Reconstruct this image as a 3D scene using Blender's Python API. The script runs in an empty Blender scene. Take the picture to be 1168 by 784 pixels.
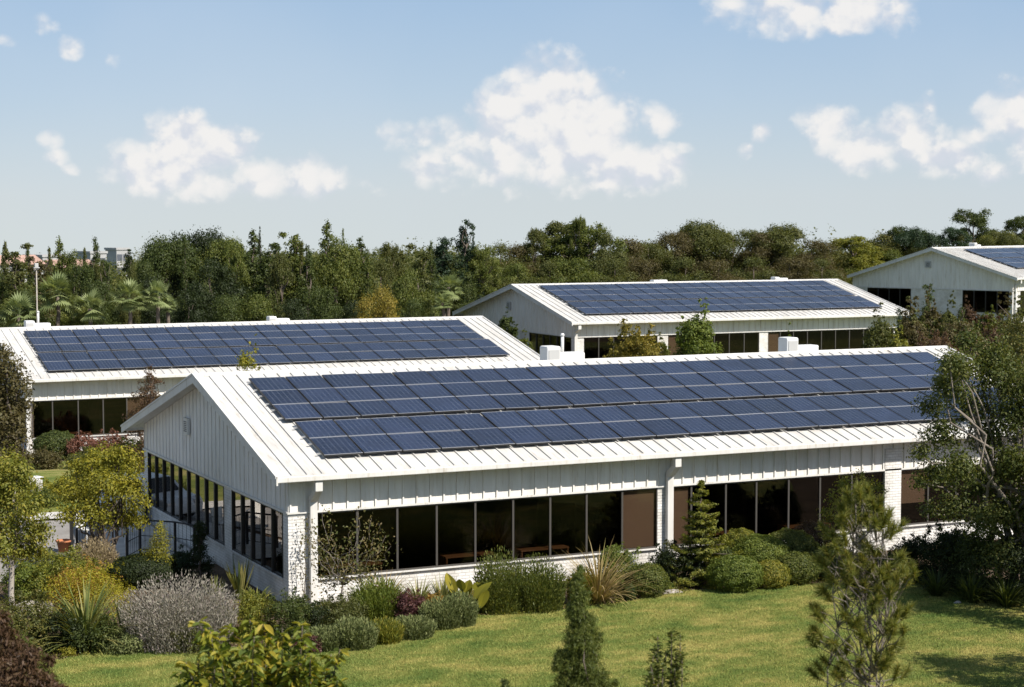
import bpy, math, random
import numpy as np
from mathutils import Vector, Matrix
from mathutils.geometry import delaunay_2d_cdt
rad = math.radians
SC = bpy.context.scene
COL = SC.collection
# ------------------------------------------------------------------ camera
CX, CY, CZ, YAW, PIT, FPX = -15.496, -46.1512, 10.3911, 0.4483, 0.0667, 2061.6
cd = bpy.data.cameras.new('camera'); cam = bpy.data.objects.new('camera', cd); COL.objects.link(cam)
cam.location = (CX, CY, CZ); cam.rotation_euler = (math.pi/2-PIT, 0, -YAW)
cd.sensor_width = 36; cd.lens = FPX/1168*36; cd.clip_end = 6000; cd.clip_start = .5
cd.dof.use_dof = True; cd.dof.focus_distance = 58; cd.dof.aperture_fstop = 2.0
SC.camera = cam
SC.render.resolution_x = 1024; SC.render.resolution_y = 687
# ------------------------------------------------------------------ light
SUN = Vector((.299, -.641, .707)).normalized()
el = math.asin(SUN.z)
sd = bpy.data.lights.new('sun', 'SUN'); sd.energy = 4.6; sd.angle = rad(.53); sd.color = (1, .94, .855)
so = bpy.data.objects.new('sun', sd); COL.objects.link(so)
so.rotation_euler = SUN.to_track_quat('Z', 'Y').to_euler()
so.location = (0, 0, 60)
wd = bpy.data.worlds.new('World'); SC.world = wd; wd.use_nodes = True
def node(nt, t, ins=None, **kw):
    n = nt.nodes.new(t)
    for k, v in kw.items(): setattr(n, k, v)
    for k, v in (ins or {}).items():
        s = n.inputs[k]
        if hasattr(v, 'links') or isinstance(v, bpy.types.NodeSocket): nt.links.new(v, s)
        else: s.default_value = v
    return n
def M(nt, op, a, b=0., c=0., clamp=False):
    n = nt.nodes.new('ShaderNodeMath'); n.operation = op; n.use_clamp = clamp
    for i, v in enumerate((a, b, c)):
        if isinstance(v, bpy.types.NodeSocket): nt.links.new(v, n.inputs[i])
        else: n.inputs[i].default_value = v
    return n.outputs[0]
def ramp(nt, fac, cols):
    n = nt.nodes.new('ShaderNodeValToRGB'); nt.links.new(fac, n.inputs[0]); e = n.color_ramp.elements
    while len(e) < len(cols): e.new(.5)
    for x, (p, c) in zip(e, cols): x.position = p; x.color = (*c, 1) if len(c) == 3 else c
    return n.outputs[0]
def mix(nt, f, a, b, bt='MIX'):
    n = nt.nodes.new('ShaderNodeMixRGB'); n.blend_type = bt
    for i, v in enumerate((f, a, b)):
        if isinstance(v, bpy.types.NodeSocket): nt.links.new(v, n.inputs[i])
        else: n.inputs[i].default_value = v if i == 0 else (*v, 1)
    return n.outputs[0]
def world():
    nt = wd.node_tree; nt.nodes.clear()
    sky = node(nt, 'ShaderNodeTexSky'); sky.sky_type = 'NISHITA'; sky.sun_disc = False
    sky.sun_elevation = el; sky.sun_rotation = math.atan2(SUN.x, SUN.y)
    sky.air_density = 1.0; sky.dust_density = .25; sky.ozone_density = 2.2; sky.altitude = 60
    tc = node(nt, 'ShaderNodeTexCoord')
    s3 = node(nt, 'ShaderNodeSeparateXYZ', {0: tc.outputs['Generated']})
    up_ = node(nt, 'ShaderNodeCombineXYZ', {0: s3.outputs[0], 1: s3.outputs[1], 2: M(nt, 'MAXIMUM', s3.outputs[2], .012)})
    nt.links.new(up_.outputs[0], sky.inputs[0])
    rot = node(nt, 'ShaderNodeVectorRotate', {'Vector': tc.outputs['Generated'], 'Angle': YAW}, rotation_type='Z_AXIS')
    sp = node(nt, 'ShaderNodeSeparateXYZ', {0: rot.outputs[0]})
    fy = M(nt, 'MAXIMUM', sp.outputs[1], .05)
    u = M(nt, 'DIVIDE', sp.outputs[0], fy); v = M(nt, 'DIVIDE', sp.outputs[2], fy)
    uv = node(nt, 'ShaderNodeCombineXYZ', {0: u, 1: v, 2: 0.}).outputs[0]
    B = [(628,118,60,52,1.25),(640,160,84,48,1.2),(582,142,46,40,1),(678,138,48,42,1),(530,158,38,26,.7),(470,155,38,17,.75),(492,192,30,22,.8),(545,180,45,30,.8),(752,136,24,20,.85),(745,192,42,26,.95),(690,185,55,34,.9),(625,176,80,40,.9),
         (205,158,38,30,1.1),(185,190,54,34,1.05),(258,175,44,28,.95),(315,200,50,24,.95),(362,202,32,24,.9),(235,205,90,22,.8),(63,160,15,13,.75),(68,180,16,11,.7),(82,194,12,8,.6),
         (900,8,78,34,.95),(965,14,64,28,.9),(852,8,38,24,.7),(930,-10,110,30,1),
         (943,143,34,24,.95),(985,168,46,28,1),(1030,156,40,32,1),(1052,125,14,16,.7),(1078,182,46,18,.9),(1135,200,26,14,.8),(1154,132,40,36,1),(1112,156,20,14,.6),(1180,160,40,50,.9),
         (867,153,12,11,.6),(850,173,9,8,.5),(15,50,22,8,.42),(87,57,15,12,.55),(55,30,14,10,.4),(133,62,10,12,.42),(428,212,22,16,.4)]
    T2 = lambda t, p, sc, **k: node(nt, t, dict(Vector=p, Scale=sc, **{q.replace('_', ' '): x for q, x in k.items() if q[0].isupper()}), **{q: x for q, x in k.items() if q[0].islower()})
    vv = v; uu = u; D = None
    for cx, cy, rx, ry, w in B:
        k = FPX
        a = M(nt, 'MULTIPLY_ADD', uu, k/rx, -(cx-584)/rx); b = M(nt, 'MULTIPLY_ADD', vv, k/ry, -(254.5-cy)/ry)
        r2 = M(nt, 'MULTIPLY_ADD', a, a, M(nt, 'MULTIPLY', b, b)); g = M(nt, 'MULTIPLY_ADD', r2, -.5*w, w)
        D = g if D is None else M(nt, 'SMOOTH_MAX', D, g, .12)
    def billow(du, dv, det):
        p = node(nt, 'ShaderNodeCombineXYZ', {0: M(nt, 'ADD', u, du), 1: M(nt, 'MULTIPLY_ADD', v, 1.15, dv*1.15), 2: 0.}).outputs[0]
        n0 = T2('ShaderNodeTexNoise', p, 34., noise_dimensions='2D', Detail=det, Roughness=.6)
        wv = node(nt, 'ShaderNodeVectorMath', {0: node(nt, 'ShaderNodeVectorMath', {0: n0.outputs[1], 1: (.5, .5, .5)}, operation='SUBTRACT').outputs[0], 3: .02}, operation='SCALE').outputs[0]
        p2 = node(nt, 'ShaderNodeVectorMath', {0: p, 1: wv}, operation='ADD').outputs[0]
        v1 = T2('ShaderNodeTexVoronoi', p2, 70., voronoi_dimensions='2D', feature='SMOOTH_F1').outputs[0]
        v2 = T2('ShaderNodeTexVoronoi', p2, 165., voronoi_dimensions='2D', feature='F1').outputs[0]
        return M(nt, 'ADD', M(nt, 'MULTIPLY_ADD', n0.outputs[0], 1.2, -.60), M(nt, 'ADD', M(nt, 'MULTIPLY_ADD', v1, -.62, .36), M(nt, 'MULTIPLY', v2, -.16)))
    bl0 = billow(0., 0., 5.5); bl1 = billow(.004, .008, 3.)
    d = M(nt, 'ADD', D, bl0)
    soft = node(nt, 'ShaderNodeTexNoise', {'Vector': uv, 'Scale': 16., 'Detail': 2.}).outputs[0]
    hi = M(nt, 'MULTIPLY_ADD', soft, 1.2, .45)
    al = node(nt, 'ShaderNodeMapRange', {0: d, 1: .22, 2: hi, 3: 0., 4: .96}, interpolation_type='SMOOTHSTEP').outputs[0]
    lit = M(nt, 'SUBTRACT', bl0, bl1)
    core = node(nt, 'ShaderNodeMapRange', {0: M(nt, 'MULTIPLY_ADD', d, .30, lit), 1: -.12, 2: .46, 3: 0., 4: 1.}, interpolation_type='SMOOTHSTEP').outputs[0]
    cc = mix(nt, core, (4.5, 4.75, 5.25), (6.0, 5.9, 5.8))
    # hazy lower air: pale towards the horizon, clearer above, pure sky higher up
    el_ = M(nt, 'ABSOLUTE', v)
    hz = ramp(nt, M(nt, 'MULTIPLY', M(nt, 'ADD', v, .02), 5.), [(0., (3.75, 4.35, 4.75)), (.18, (3.6, 4.25, 4.85)), (.45, (2.9, 3.8, 4.95)), (.75, (2.25, 3.3, 4.8)), (1., (1.8, 2.85, 4.55))])
    skyw = mix(nt, 1., sky.outputs[0], (1.14, 1.0, .84), 'MULTIPLY')
    k_ = node(nt, 'ShaderNodeMapRange', {0: s3.outputs[2], 1: .14, 2: .45, 3: .88, 4: 0.}, interpolation_type='SMOOTHSTEP').outputs[0]
    skyc = mix(nt, k_, skyw, hz)
    lo = node(nt, 'ShaderNodeTexNoise', {'Vector': uv, 'Scale': 5., 'Detail': 4.}).outputs[0]
    skyc = mix(nt, M(nt, 'MULTIPLY', node(nt, 'ShaderNodeMapRange', {0: lo, 1: .45, 2: .8}).outputs[0], .3), skyc, (4.2, 4.8, 5.5))
    hs = node(nt, 'ShaderNodeHueSaturation', {'Saturation': 1.0, 'Value': 1.0, 'Color': skyc})
    c = mix(nt, al, hs.outputs[0], cc)
    bg = node(nt, 'ShaderNodeBackground', {'Color': c, 'Strength': .1})
    out = node(nt, 'ShaderNodeOutputWorld', {'Surface': bg.outputs[0]})
world()
SC.view_settings.view_transform = 'Standard'; SC.view_settings.look = 'None'
SC.view_settings.exposure = 0.58; SC.view_settings.gamma = 1
# ------------------------------------------------------------------ terrain + placement helpers
CTL = [(x, y, 0) for x, y in [(0,0),(7,0),(14,0),(21,0),(27,0),(0,8),(0,15),(14,15),(27,15),(14,8),(27,8),(-6,0),(-6,10),(5,-8),(15,-8),(25,-8),(-10,5),(-3,17),(-6,-10),(10,-14)]]
CTL += [(x, y, -.74) for x, y in [(-6,42),(1,41),(14,41),(28,41),(1,58),(14,58),(28,58),(-6,52)]] + [(-2,28,-.35),(14,28,-.3)]
CTL += [(x, y, .8) for x, y in [(35,51),(48,51),(60,51),(36,68),(60,68),(48,68)]] + [(45,30,.4)]
CTL += [(84,68,2.3),(79,81,2.3),(97,73,2.3),(110,80,2.5),(92,88,2.4),(80,66,2.0),(-20,140,-1),(30,140,-1),(80,150,2),(150,150,5),(-60,60,-1),(200,40,5),(60,10,.5)]
CA = np.array(CTL)
def gz(x, y):
    x = np.asarray(x, float); y = np.asarray(y, float)
    d2 = (x[..., None]-CA[:, 0])**2+(y[..., None]-CA[:, 1])**2
    w = 1/(d2+9)**2
    z = (w*CA[:, 2]).sum(-1)/w.sum(-1)
    d = np.hypot(x-CX, y-CY); t = np.clip((36-d)/26, 0, 1)
    q = np.clip(d-190, 0, None)
    return z+4.5*t*t*(3-2*t)-.0195*q*q/(q+60)
def gzf(x, y): return float(gz(np.array([x]), np.array([y]))[0])
vF = Vector((math.sin(YAW)*math.cos(PIT), math.cos(YAW)*math.cos(PIT), -math.sin(PIT)))
vR = Vector((math.cos(YAW), -math.sin(YAW), 0)); vU = vR.cross(vF)
def ray(px, py): return (vF+vR*((px-584)/FPX)+vU*((392-py)/FPX))
def G(px, py):            # where that sight line meets the terrain
    d = ray(px, py); o = Vector((CX, CY, CZ)); t = 20.
    for _ in range(4000):
        p = o+d*t
        if p.z <= gzf(p.x, p.y): break
        t += .1 if t < 150 else .5
    return p.x, p.y, t
def At(px, t):
    d = ray(px, 392); return CX+d.x*t, CY+d.y*t, t
def ztop(py, t): return CZ+ray(584, py).z*t
# ------------------------------------------------------------------ mesh + object helpers
def tag(o, label=None, cat=None, group=None, kind=None):
    if label: o['label'] = label
    if cat: o['category'] = cat
    if group: o['group'] = group
    if kind: o['kind'] = kind
    return o
def empty(name, loc=(0, 0, 0), rz=0., parent=None):
    o = bpy.data.objects.new(name, None); COL.objects.link(o); o.location = loc; o.rotation_euler = (0, 0, rz)
    o.empty_display_size = .2
    if parent: o.parent = parent
    return o
class MB:
    def __init__(s): s.v = []; s.f = []; s.m = []
    def quad(s, a, b, c, d, m=0):
        n = len(s.v); s.v += [a, b, c, d]; s.f.append((n, n+1, n+2, n+3)); s.m.append(m)
    def poly(s, pts, m=0):
        n = len(s.v); s.v += list(pts); s.f.append(tuple(range(n, n+len(pts)))); s.m.append(m); return s
    def box(s, x0, x1, y0, y1, z0, z1, m=0, T=None):
        p = [(x0,y0,z0),(x1,y0,z0),(x1,y1,z0),(x0,y1,z0),(x0,y0,z1),(x1,y0,z1),(x1,y1,z1),(x0,y1,z1)]
        if T: p = [T(*q) for q in p]
        n = len(s.v); s.v += p
        for f in [(0,3,2,1),(4,5,6,7),(0,1,5,4),(1,2,6,5),(2,3,7,6),(3,0,4,7)]: s.f.append(tuple(n+i for i in f)); s.m.append(m)
        return s
    def prism(s, prof, x0, x1, m=0, ax='x'):   # profile (a,b) extruded along x (or y)
        n = len(s.v); k = len(prof)
        P = (lambda t, a, b: (t, a, b)) if ax == 'x' else (lambda t, a, b: (a, t, b))
        s.v += [P(x0, a, b) for a, b in prof]+[P(x1, a, b) for a, b in prof]
        for i in range(k): j = (i+1) % k; s.f.append((n+i, n+j, n+k+j, n+k+i)); s.m.append(m)
        s.f.append(tuple(n+i for i in range(k))[::-1]); s.m.append(m)
        s.f.append(tuple(n+k+i for i in range(k))); s.m.append(m)
        return s
    def tube(s, pts, rads, seg=7, m=0, cap=True):
        pts = [Vector(p) for p in pts]
        if not hasattr(rads, '__len__'): rads = [rads]*len(pts)
        rings = []
        for i, p in enumerate(pts):
            t = (pts[min(i+1, len(pts)-1)]-pts[max(i-1, 0)])
            if t.length < 1e-6: t = Vector((0, 0, 1))
            t.normalize()
            a = t.orthogonal().normalized() if i == 0 else (a-t*a.dot(t)).normalized()
            b = t.cross(a); n = len(s.v)
            s.v += [tuple(p+(a*math.cos(2*math.pi*k/seg)+b*math.sin(2*math.pi*k/seg))*rads[i]) for k in range(seg)]
            rings.append(n)
        for r0, r1 in zip(rings, rings[1:]):
            for k in range(seg): j = (k+1) % seg; s.f.append((r0+k, r0+j, r1+j, r1+k)); s.m.append(m)
        if cap:
            s.f.append(tuple(rings[0]+k for k in range(seg))[::-1]); s.m.append(m)
            s.f.append(tuple(rings[-1]+k for k in range(seg))); s.m.append(m)
        return s
    def build(s, name, mats, parent=None, smooth=False, loc=None, bevel=0):
        me = bpy.data.meshes.new(name); me.from_pydata([tuple(v) for v in s.v], [], s.f)
        if not isinstance(mats, (list, tuple)): mats = [mats]
        for m in mats: me.materials.append(m)
        me.polygons.foreach_set('material_index', s.m)
        if smooth: me.polygons.foreach_set('use_smooth', [True]*len(s.f))
        me.update()
        o = bpy.data.objects.new(name, me); COL.objects.link(o)
        if parent: o.parent = parent
        if loc: o.location = loc
        if bevel:
            b = o.modifiers.new('bevel', 'BEVEL'); b.width = bevel; b.segments = 2; b.limit_method = 'ANGLE'
        return o
def fastmesh(name, V, nper, mat, rnd=None):     # V: (N,nper,3) faces
    N = len(V); me = bpy.data.meshes.new(name)
    me.vertices.add(N*nper); me.vertices.foreach_set('co', V.reshape(-1).astype(np.float32))
    me.loops.add(N*nper); me.loops.foreach_set('vertex_index', np.arange(N*nper, dtype=np.int32))
    me.polygons.add(N); me.polygons.foreach_set('loop_start', np.arange(0, N*nper, nper, dtype=np.int32))
    me.polygons.foreach_set('loop_total', np.full(N, nper, dtype=np.int32))
    me.update(calc_edges=True); me.materials.append(mat)
    if rnd is not None:
        a = me.attributes.new('rnd', 'FLOAT', 'FACE'); a.data.foreach_set('value', rnd.astype(np.float32))
    return me
def link(name, me, parent=None):
    o = bpy.data.objects.new(name, me); COL.objects.link(o)
    if parent: o.parent = parent
    return o
# ------------------------------------------------------------------ materials
def mat(name, color=(.5, .5, .5), rough=.6, metal=0., spec=.5, fn=None):
    m = bpy.data.materials.new(name); m.use_nodes = True; nt = m.node_tree
    b = nt.nodes['Principled BSDF']; b.inputs['Base Color'].default_value = (*color, 1)
    b.inputs['Roughness'].default_value = rough; b.inputs['Metallic'].default_value = metal
    b.inputs['Specular IOR Level'].default_value = spec
    if fn: fn(nt, b)
    return m
def objco(nt): return node(nt, 'ShaderNodeTexCoord').outputs['Object']
def noise(nt, vec, scale, detail=4., rough=.55, out=0):
    return node(nt, 'ShaderNodeTexNoise', {'Vector': vec, 'Scale': scale, 'Detail': detail, 'Roughness': rough}).outputs[out]
def scaled(nt, vec, s): return node(nt, 'ShaderNodeMapping', {'Vector': vec, 'Scale': s}).outputs[0]
def bump(nt, b, h, strength=.3, dist=.02):
    n = node(nt, 'ShaderNodeBump', {'Height': h, 'Strength': strength, 'Distance': dist}); nt.links.new(n.outputs[0], b.inputs['Normal'])
def painted(c0, c1, streak=(.6, .6, .25)):
    def f(nt, b):
        co = objco(nt)
        a = noise(nt, scaled(nt, co, streak), 2.2, 6); c = noise(nt, co, .35, 3); g = noise(nt, co, 14, 3)
        k = M(nt, 'ADD', M(nt, 'MULTIPLY', a, .6), M(nt, 'ADD', M(nt, 'MULTIPLY', c, .3), M(nt, 'MULTIPLY', g, .1)))
        cl = ramp(nt, k, [(.34, c0), (.58, c1)])
        st = noise(nt, scaled(nt, co, (3.5, .35 if streak[1] < .5 else 3.5, .3)), 2.6, 6, .7)
        cl = mix(nt, 1., cl, ramp(nt, st, [(.30, (.72, .67, .60)), (.43, (.95, .935, .91)), (.6, (1, 1, 1))]), 'MULTIPLY')
        nt.links.new(cl, b.inputs['Base Color'])
        bump(nt, b, noise(nt, co, 3, 3), .15, .02)
    return f
m_roof = mat('painted_roof_metal', rough=.5, spec=.25, fn=painted((.50, .485, .46), (.62, .61, .585), (.9, .25, .9)))
m_trim = mat('white_trim', rough=.5, spec=.25, fn=painted((.58, .57, .545), (.68, .67, .645)))
m_siding = mat('painted_siding', rough=.6, spec=.2, fn=painted((.66, .64, .605), (.80, .78, .745), (1.2, 1.2, .2)))
def brickfn(nt, b):
    co = objco(nt); s = node(nt, 'ShaderNodeSeparateXYZ', {0: co})
    v = node(nt, 'ShaderNodeCombineXYZ', {0: M(nt, 'ADD', s.outputs[0], s.outputs[1]), 1: s.outputs[2], 2: 0.}).outputs[0]
    br = node(nt, 'ShaderNodeTexBrick', {'Vector': v, 'Scale': 1., 'Color1': (.80, .785, .76, 1), 'Color2': (.73, .715, .69, 1), 'Mortar': (.58, .565, .54, 1), 'Mortar Size': .009, 'Mortar Smooth': .3, 'Brick Width': .23, 'Row Height': .085})
    d = ramp(nt, noise(nt, co, 1.6, 6), [(.3, (.72, .70, .66)), (.6, (1, 1, 1))])
    nt.links.new(mix(nt, 1., br.outputs[0], d, 'MULTIPLY'), b.inputs['Base Color'])
    bump(nt, b, M(nt, 'ADD', M(nt, 'MULTIPLY', br.outputs[1], -1.), M(nt, 'MULTIPLY', noise(nt, co, 30, 3), .5)), .8, .015)
m_brick = mat('white_painted_brick', rough=.75, spec=.2, fn=brickfn)
m_frame = mat('window_metal_grey', (.085, .078, .07), .5, .3)
m_darkframe = mat('window_metal_dark', (.018, .016, .015), .45)
def glassfn(nt, b):
    o = nt.nodes['Material Output']
    bk = node(nt, 'ShaderNodeNewGeometry').outputs['Backfacing']
    fr = node(nt, 'ShaderNodeFresnel', {'IOR': M(nt, 'MULTIPLY_ADD', bk, .6667-1.5, 1.5)}); gl = node(nt, 'ShaderNodeBsdfGlossy', {'Color': (.95, .92, .88, 1), 'Roughness': .012})
    co = objco(nt); nb = node(nt, 'ShaderNodeBump', {'Height': noise(nt, co, .7, 1), 'Strength': .05, 'Distance': .05}); nt.links.new(nb.outputs[0], gl.inputs['Normal'])
    tr = node(nt, 'ShaderNodeBsdfTransparent', {'Color': (.60, .56, .52, 1)})
    mx = node(nt, 'ShaderNodeMixShader', {0: M(nt, 'MULTIPLY', M(nt, 'SUBTRACT', fr.outputs[0], .025), 1.9, clamp=True), 1: tr.outputs[0], 2: gl.outputs[0]})
    nt.links.new(mx.outputs[0], o.inputs['Surface'])
m_glass = mat('tinted_glass', fn=glassfn)
m_blind = mat('brown_blind', (.50, .41, .34), .8)
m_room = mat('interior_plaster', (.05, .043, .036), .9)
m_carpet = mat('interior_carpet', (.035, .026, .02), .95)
m_wood = mat('interior_wood', (.27, .155, .08), .5)
m_vent = mat('vent_grey', (.42, .42, .41), .5)
m_slot = mat('vent_slot', (.05, .05, .05), .7)
def cellfn(nt, b):
    uv = node(nt, 'ShaderNodeUVMap').outputs[0]; s = node(nt, 'ShaderNodeSeparateXYZ', {0: uv}); u, v = s.outputs[0], s.outputs[1]
    def lines(c, n, w):
        f = M(nt, 'FRACT', M(nt, 'MULTIPLY', c, n)); return M(nt, 'LESS_THAN', M(nt, 'ABSOLUTE', M(nt, 'SUBTRACT', f, .5)), w)
    grid = lines(M(nt, 'ADD', u, 1/14), 7., .045)
    bus = lines(u, 21., .09)
    cross = lines(v, 6., .02)
    oi = node(nt, 'ShaderNodeObjectInfo').outputs['Random']
    co = node(nt, 'ShaderNodeNewGeometry').outputs['Position']
    k = noise(nt, co, .9, 3); k2 = noise(nt, scaled(nt, co, (7., 2., 2.)), 3., 3, .7)
    base = ramp(nt, M(nt, 'ADD', M(nt, 'MULTIPLY', k, .6), M(nt, 'MULTIPLY', k2, .4)), [(.3, (.006, .011, .028)), (.7, (.015, .025, .060))])
    base = mix(nt, 1., base, ramp(nt, oi, [(0, (.62, .66, .70)), (1, (1.4, 1.32, 1.25))]), 'MULTIPLY')
    wob = noise(nt, scaled(nt, co, (9., 1., 1.)), 4., 2)
    c = mix(nt, M(nt, 'MULTIPLY', M(nt, 'MULTIPLY', bus, wob), .45), base, (.20, .22, .28))
    c = mix(nt, M(nt, 'MULTIPLY', grid, .34), c, (.22, .25, .31))
    c = mix(nt, M(nt, 'MULTIPLY', cross, .14), c, (.22, .25, .31))
    nt.links.new(c, b.inputs['Base Color'])
    b.inputs['Specular IOR Level'].default_value = .38
    nt.links.new(ramp(nt, noise(nt, co, 2.3, 4), [(.3, (.2, .2, .2)), (.8, (.42, .42, .42))]), b.inputs['Roughness'])
m_cell = mat('solar_cells', fn=cellfn)
m_pframe = mat('panel_frame_dark', (.02, .02, .022), .5)
m_silver = mat('panel_edge_silver', (.62, .62, .64), .35, .6)
m_rail = mat('rail_aluminium', (.6, .6, .6), .4, .7)
def soilfn(nt, b):
    co = objco(nt); k = noise(nt, co, 1.1, 6, .65); g = noise(nt, co, 16, 5, .7); far = noise(nt, co, .09, 3)
    c = ramp(nt, M(nt, 'ADD', M(nt, 'MULTIPLY', k, .5), M(nt, 'MULTIPLY', g, .5)), [(.3, (.05, .036, .025)), (.5, (.12, .085, .058)), (.68, (.24, .18, .13))])
    ln = node(nt, 'ShaderNodeVectorMath', {0: co}, operation='LENGTH').outputs['Value']
    gr = ramp(nt, M(nt, 'ADD', M(nt, 'MULTIPLY', k, .5), M(nt, 'MULTIPLY', far, .5)), [(.35, (.05, .075, .02)), (.6, (.13, .135, .045))])
    c = mix(nt, node(nt, 'ShaderNodeMapRange', {0: ln, 1: 62., 2: 72.}).outputs[0], c, gr)
    nt.links.new(c, b.inputs['Base Color']); bump(nt, b, g, .9, .06)
m_soil = mat('mulch_soil', rough=.95, spec=.1, fn=soilfn)
def grassfn(c0, c1, c2):
    def f(nt, b):
        co = objco(nt); k = noise(nt, co, .28, 4, .6); p = noise(nt, scaled(nt, co, (1., 1.6, 1.)), .9, 3, .5); g = noise(nt, co, 22, 4, .75)
        t = M(nt, 'ADD', M(nt, 'ADD', M(nt, 'MULTIPLY', k, .40), M(nt, 'MULTIPLY', p, .38)), M(nt, 'MULTIPLY', g, .22))
        nt.links.new(ramp(nt, t, [(.38, c0), (.5, c1), (.6, c2)]), b.inputs['Base Color']); bump(nt, b, g, .8, .05)
    return f
m_lawn = mat('lawn_turf', rough=.9, spec=.1, fn=grassfn((.07, .11, .022), (.15, .17, .036), (.30, .255, .075)))
m_field = mat('rough_grass', rough=.95, spec=.1, fn=grassfn((.08, .12, .025), (.17, .19, .045), (.30, .26, .10)))
def bladefn(nt, b):
    co = objco(nt); k = noise(nt, co, .28, 4, .6); p = noise(nt, scaled(nt, co, (1., 1.6, 1.)), .9, 3, .5)
    r = node(nt, 'ShaderNodeAttribute', attribute_name='rnd').outputs['Fac']
    t = M(nt, 'ADD', M(nt, 'ADD', M(nt, 'MULTIPLY', k, .44), M(nt, 'MULTIPLY', p, .40)), M(nt, 'MULTIPLY', r, .16))
    nt.links.new(ramp(nt, t, [(.36, (.095, .155, .035)), (.48, (.18, .22, .055)), (.60, (.34, .31, .095))]), b.inputs['Base Color'])
m_blade = mat('grass_blades', rough=.7, spec=.15, fn=bladefn)
def stonefn(c0, c1, sc=2.):
    def f(nt, b):
        co = objco(nt); k = noise(nt, co, sc, 6, .6); g = noise(nt, co, sc*12, 4)
        nt.links.new(ramp(nt, M(nt, 'ADD', M(nt, 'MULTIPLY', k, .7), M(nt, 'MULTIPLY', g, .3)), [(.35, c0), (.65, c1)]), b.inputs['Base Color']); bump(nt, b, g, .4, .02)
    return f
m_concrete = mat('pale_concrete', rough=.85, fn=stonefn((.42, .40, .37), (.62, .59, .55)))
m_asphalt = mat('grey_asphalt', rough=.9, fn=stonefn((.20, .185, .17), (.30, .28, .26), 1.))
m_rock = mat('boulder_stone', rough=.9, fn=stonefn((.28, .25, .22), (.50, .45, .41), 1.5))
m_bark = mat('bark', rough=.9, fn=stonefn((.06, .045, .035), (.17, .135, .105), 5.))
m_palebark = mat('pale_bark', rough=.9, fn=stonefn((.24, .21, .18), (.42, .38, .33), 5.))
m_midbark = mat('mid_bark', rough=.9, fn=stonefn((.13, .105, .085), (.26, .225, .19), 5.))
m_black = mat('black_metal', (.015, .015, .017), .45)
m_unit = mat('white_unit', rough=.5, spec=.3, fn=painted((.66, .66, .65), (.8, .8, .79)))
m_carpaint = mat('white_car_paint', (.75, .75, .76), .25)
m_tyre = mat('tyre_rubber', (.015, .015, .015), .8)
m_orange = mat('terracotta', (.42, .16, .07), .8)
m_tile = mat('far_roof_tiles', rough=.9, fn=stonefn((.34, .20, .15), (.48, .32, .26), .4))
m_farwall = mat('far_wall_haze_grey', rough=.9, fn=stonefn((.34, .34, .34), (.46, .455, .45), .2))  # distance haze is put into the wall colour as grey
m_farwin = mat('far_window', (.10, .11, .13), .3)
def leafmat(name, cols, trans=.38, rough=.55, spec=.3):
    def f(nt, b):
        r = node(nt, 'ShaderNodeAttribute', attribute_name='rnd').outputs['Fac']
        inf = node(nt, 'ShaderNodeObjectInfo').outputs['Random']
        n = noise(nt, objco(nt), 1.3, 3, .6)
        t = M(nt, 'ADD', M(nt, 'ADD', M(nt, 'MULTIPLY', r, .62), M(nt, 'MULTIPLY', n, .30)), M(nt, 'MULTIPLY', inf, .08))
        k = len(cols); c = ramp(nt, t, [(.12+.76*i/(k-1), q) for i, q in enumerate(cols)])
        nt.links.new(c, b.inputs['Base Color'])
        o = nt.nodes['Material Output']
        tr = node(nt, 'ShaderNodeBsdfTranslucent', {'Color': mix(nt, 1., c, (1.25, 1.2, .55), 'MULTIPLY')})
        mx = node(nt, 'ShaderNodeMixShader', {0: trans, 1: b.outputs[0], 2: tr.outputs[0]}); nt.links.new(mx.outputs[0], o.inputs['Surface'])
    return mat(name, rough=rough, spec=spec, fn=f)
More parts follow.
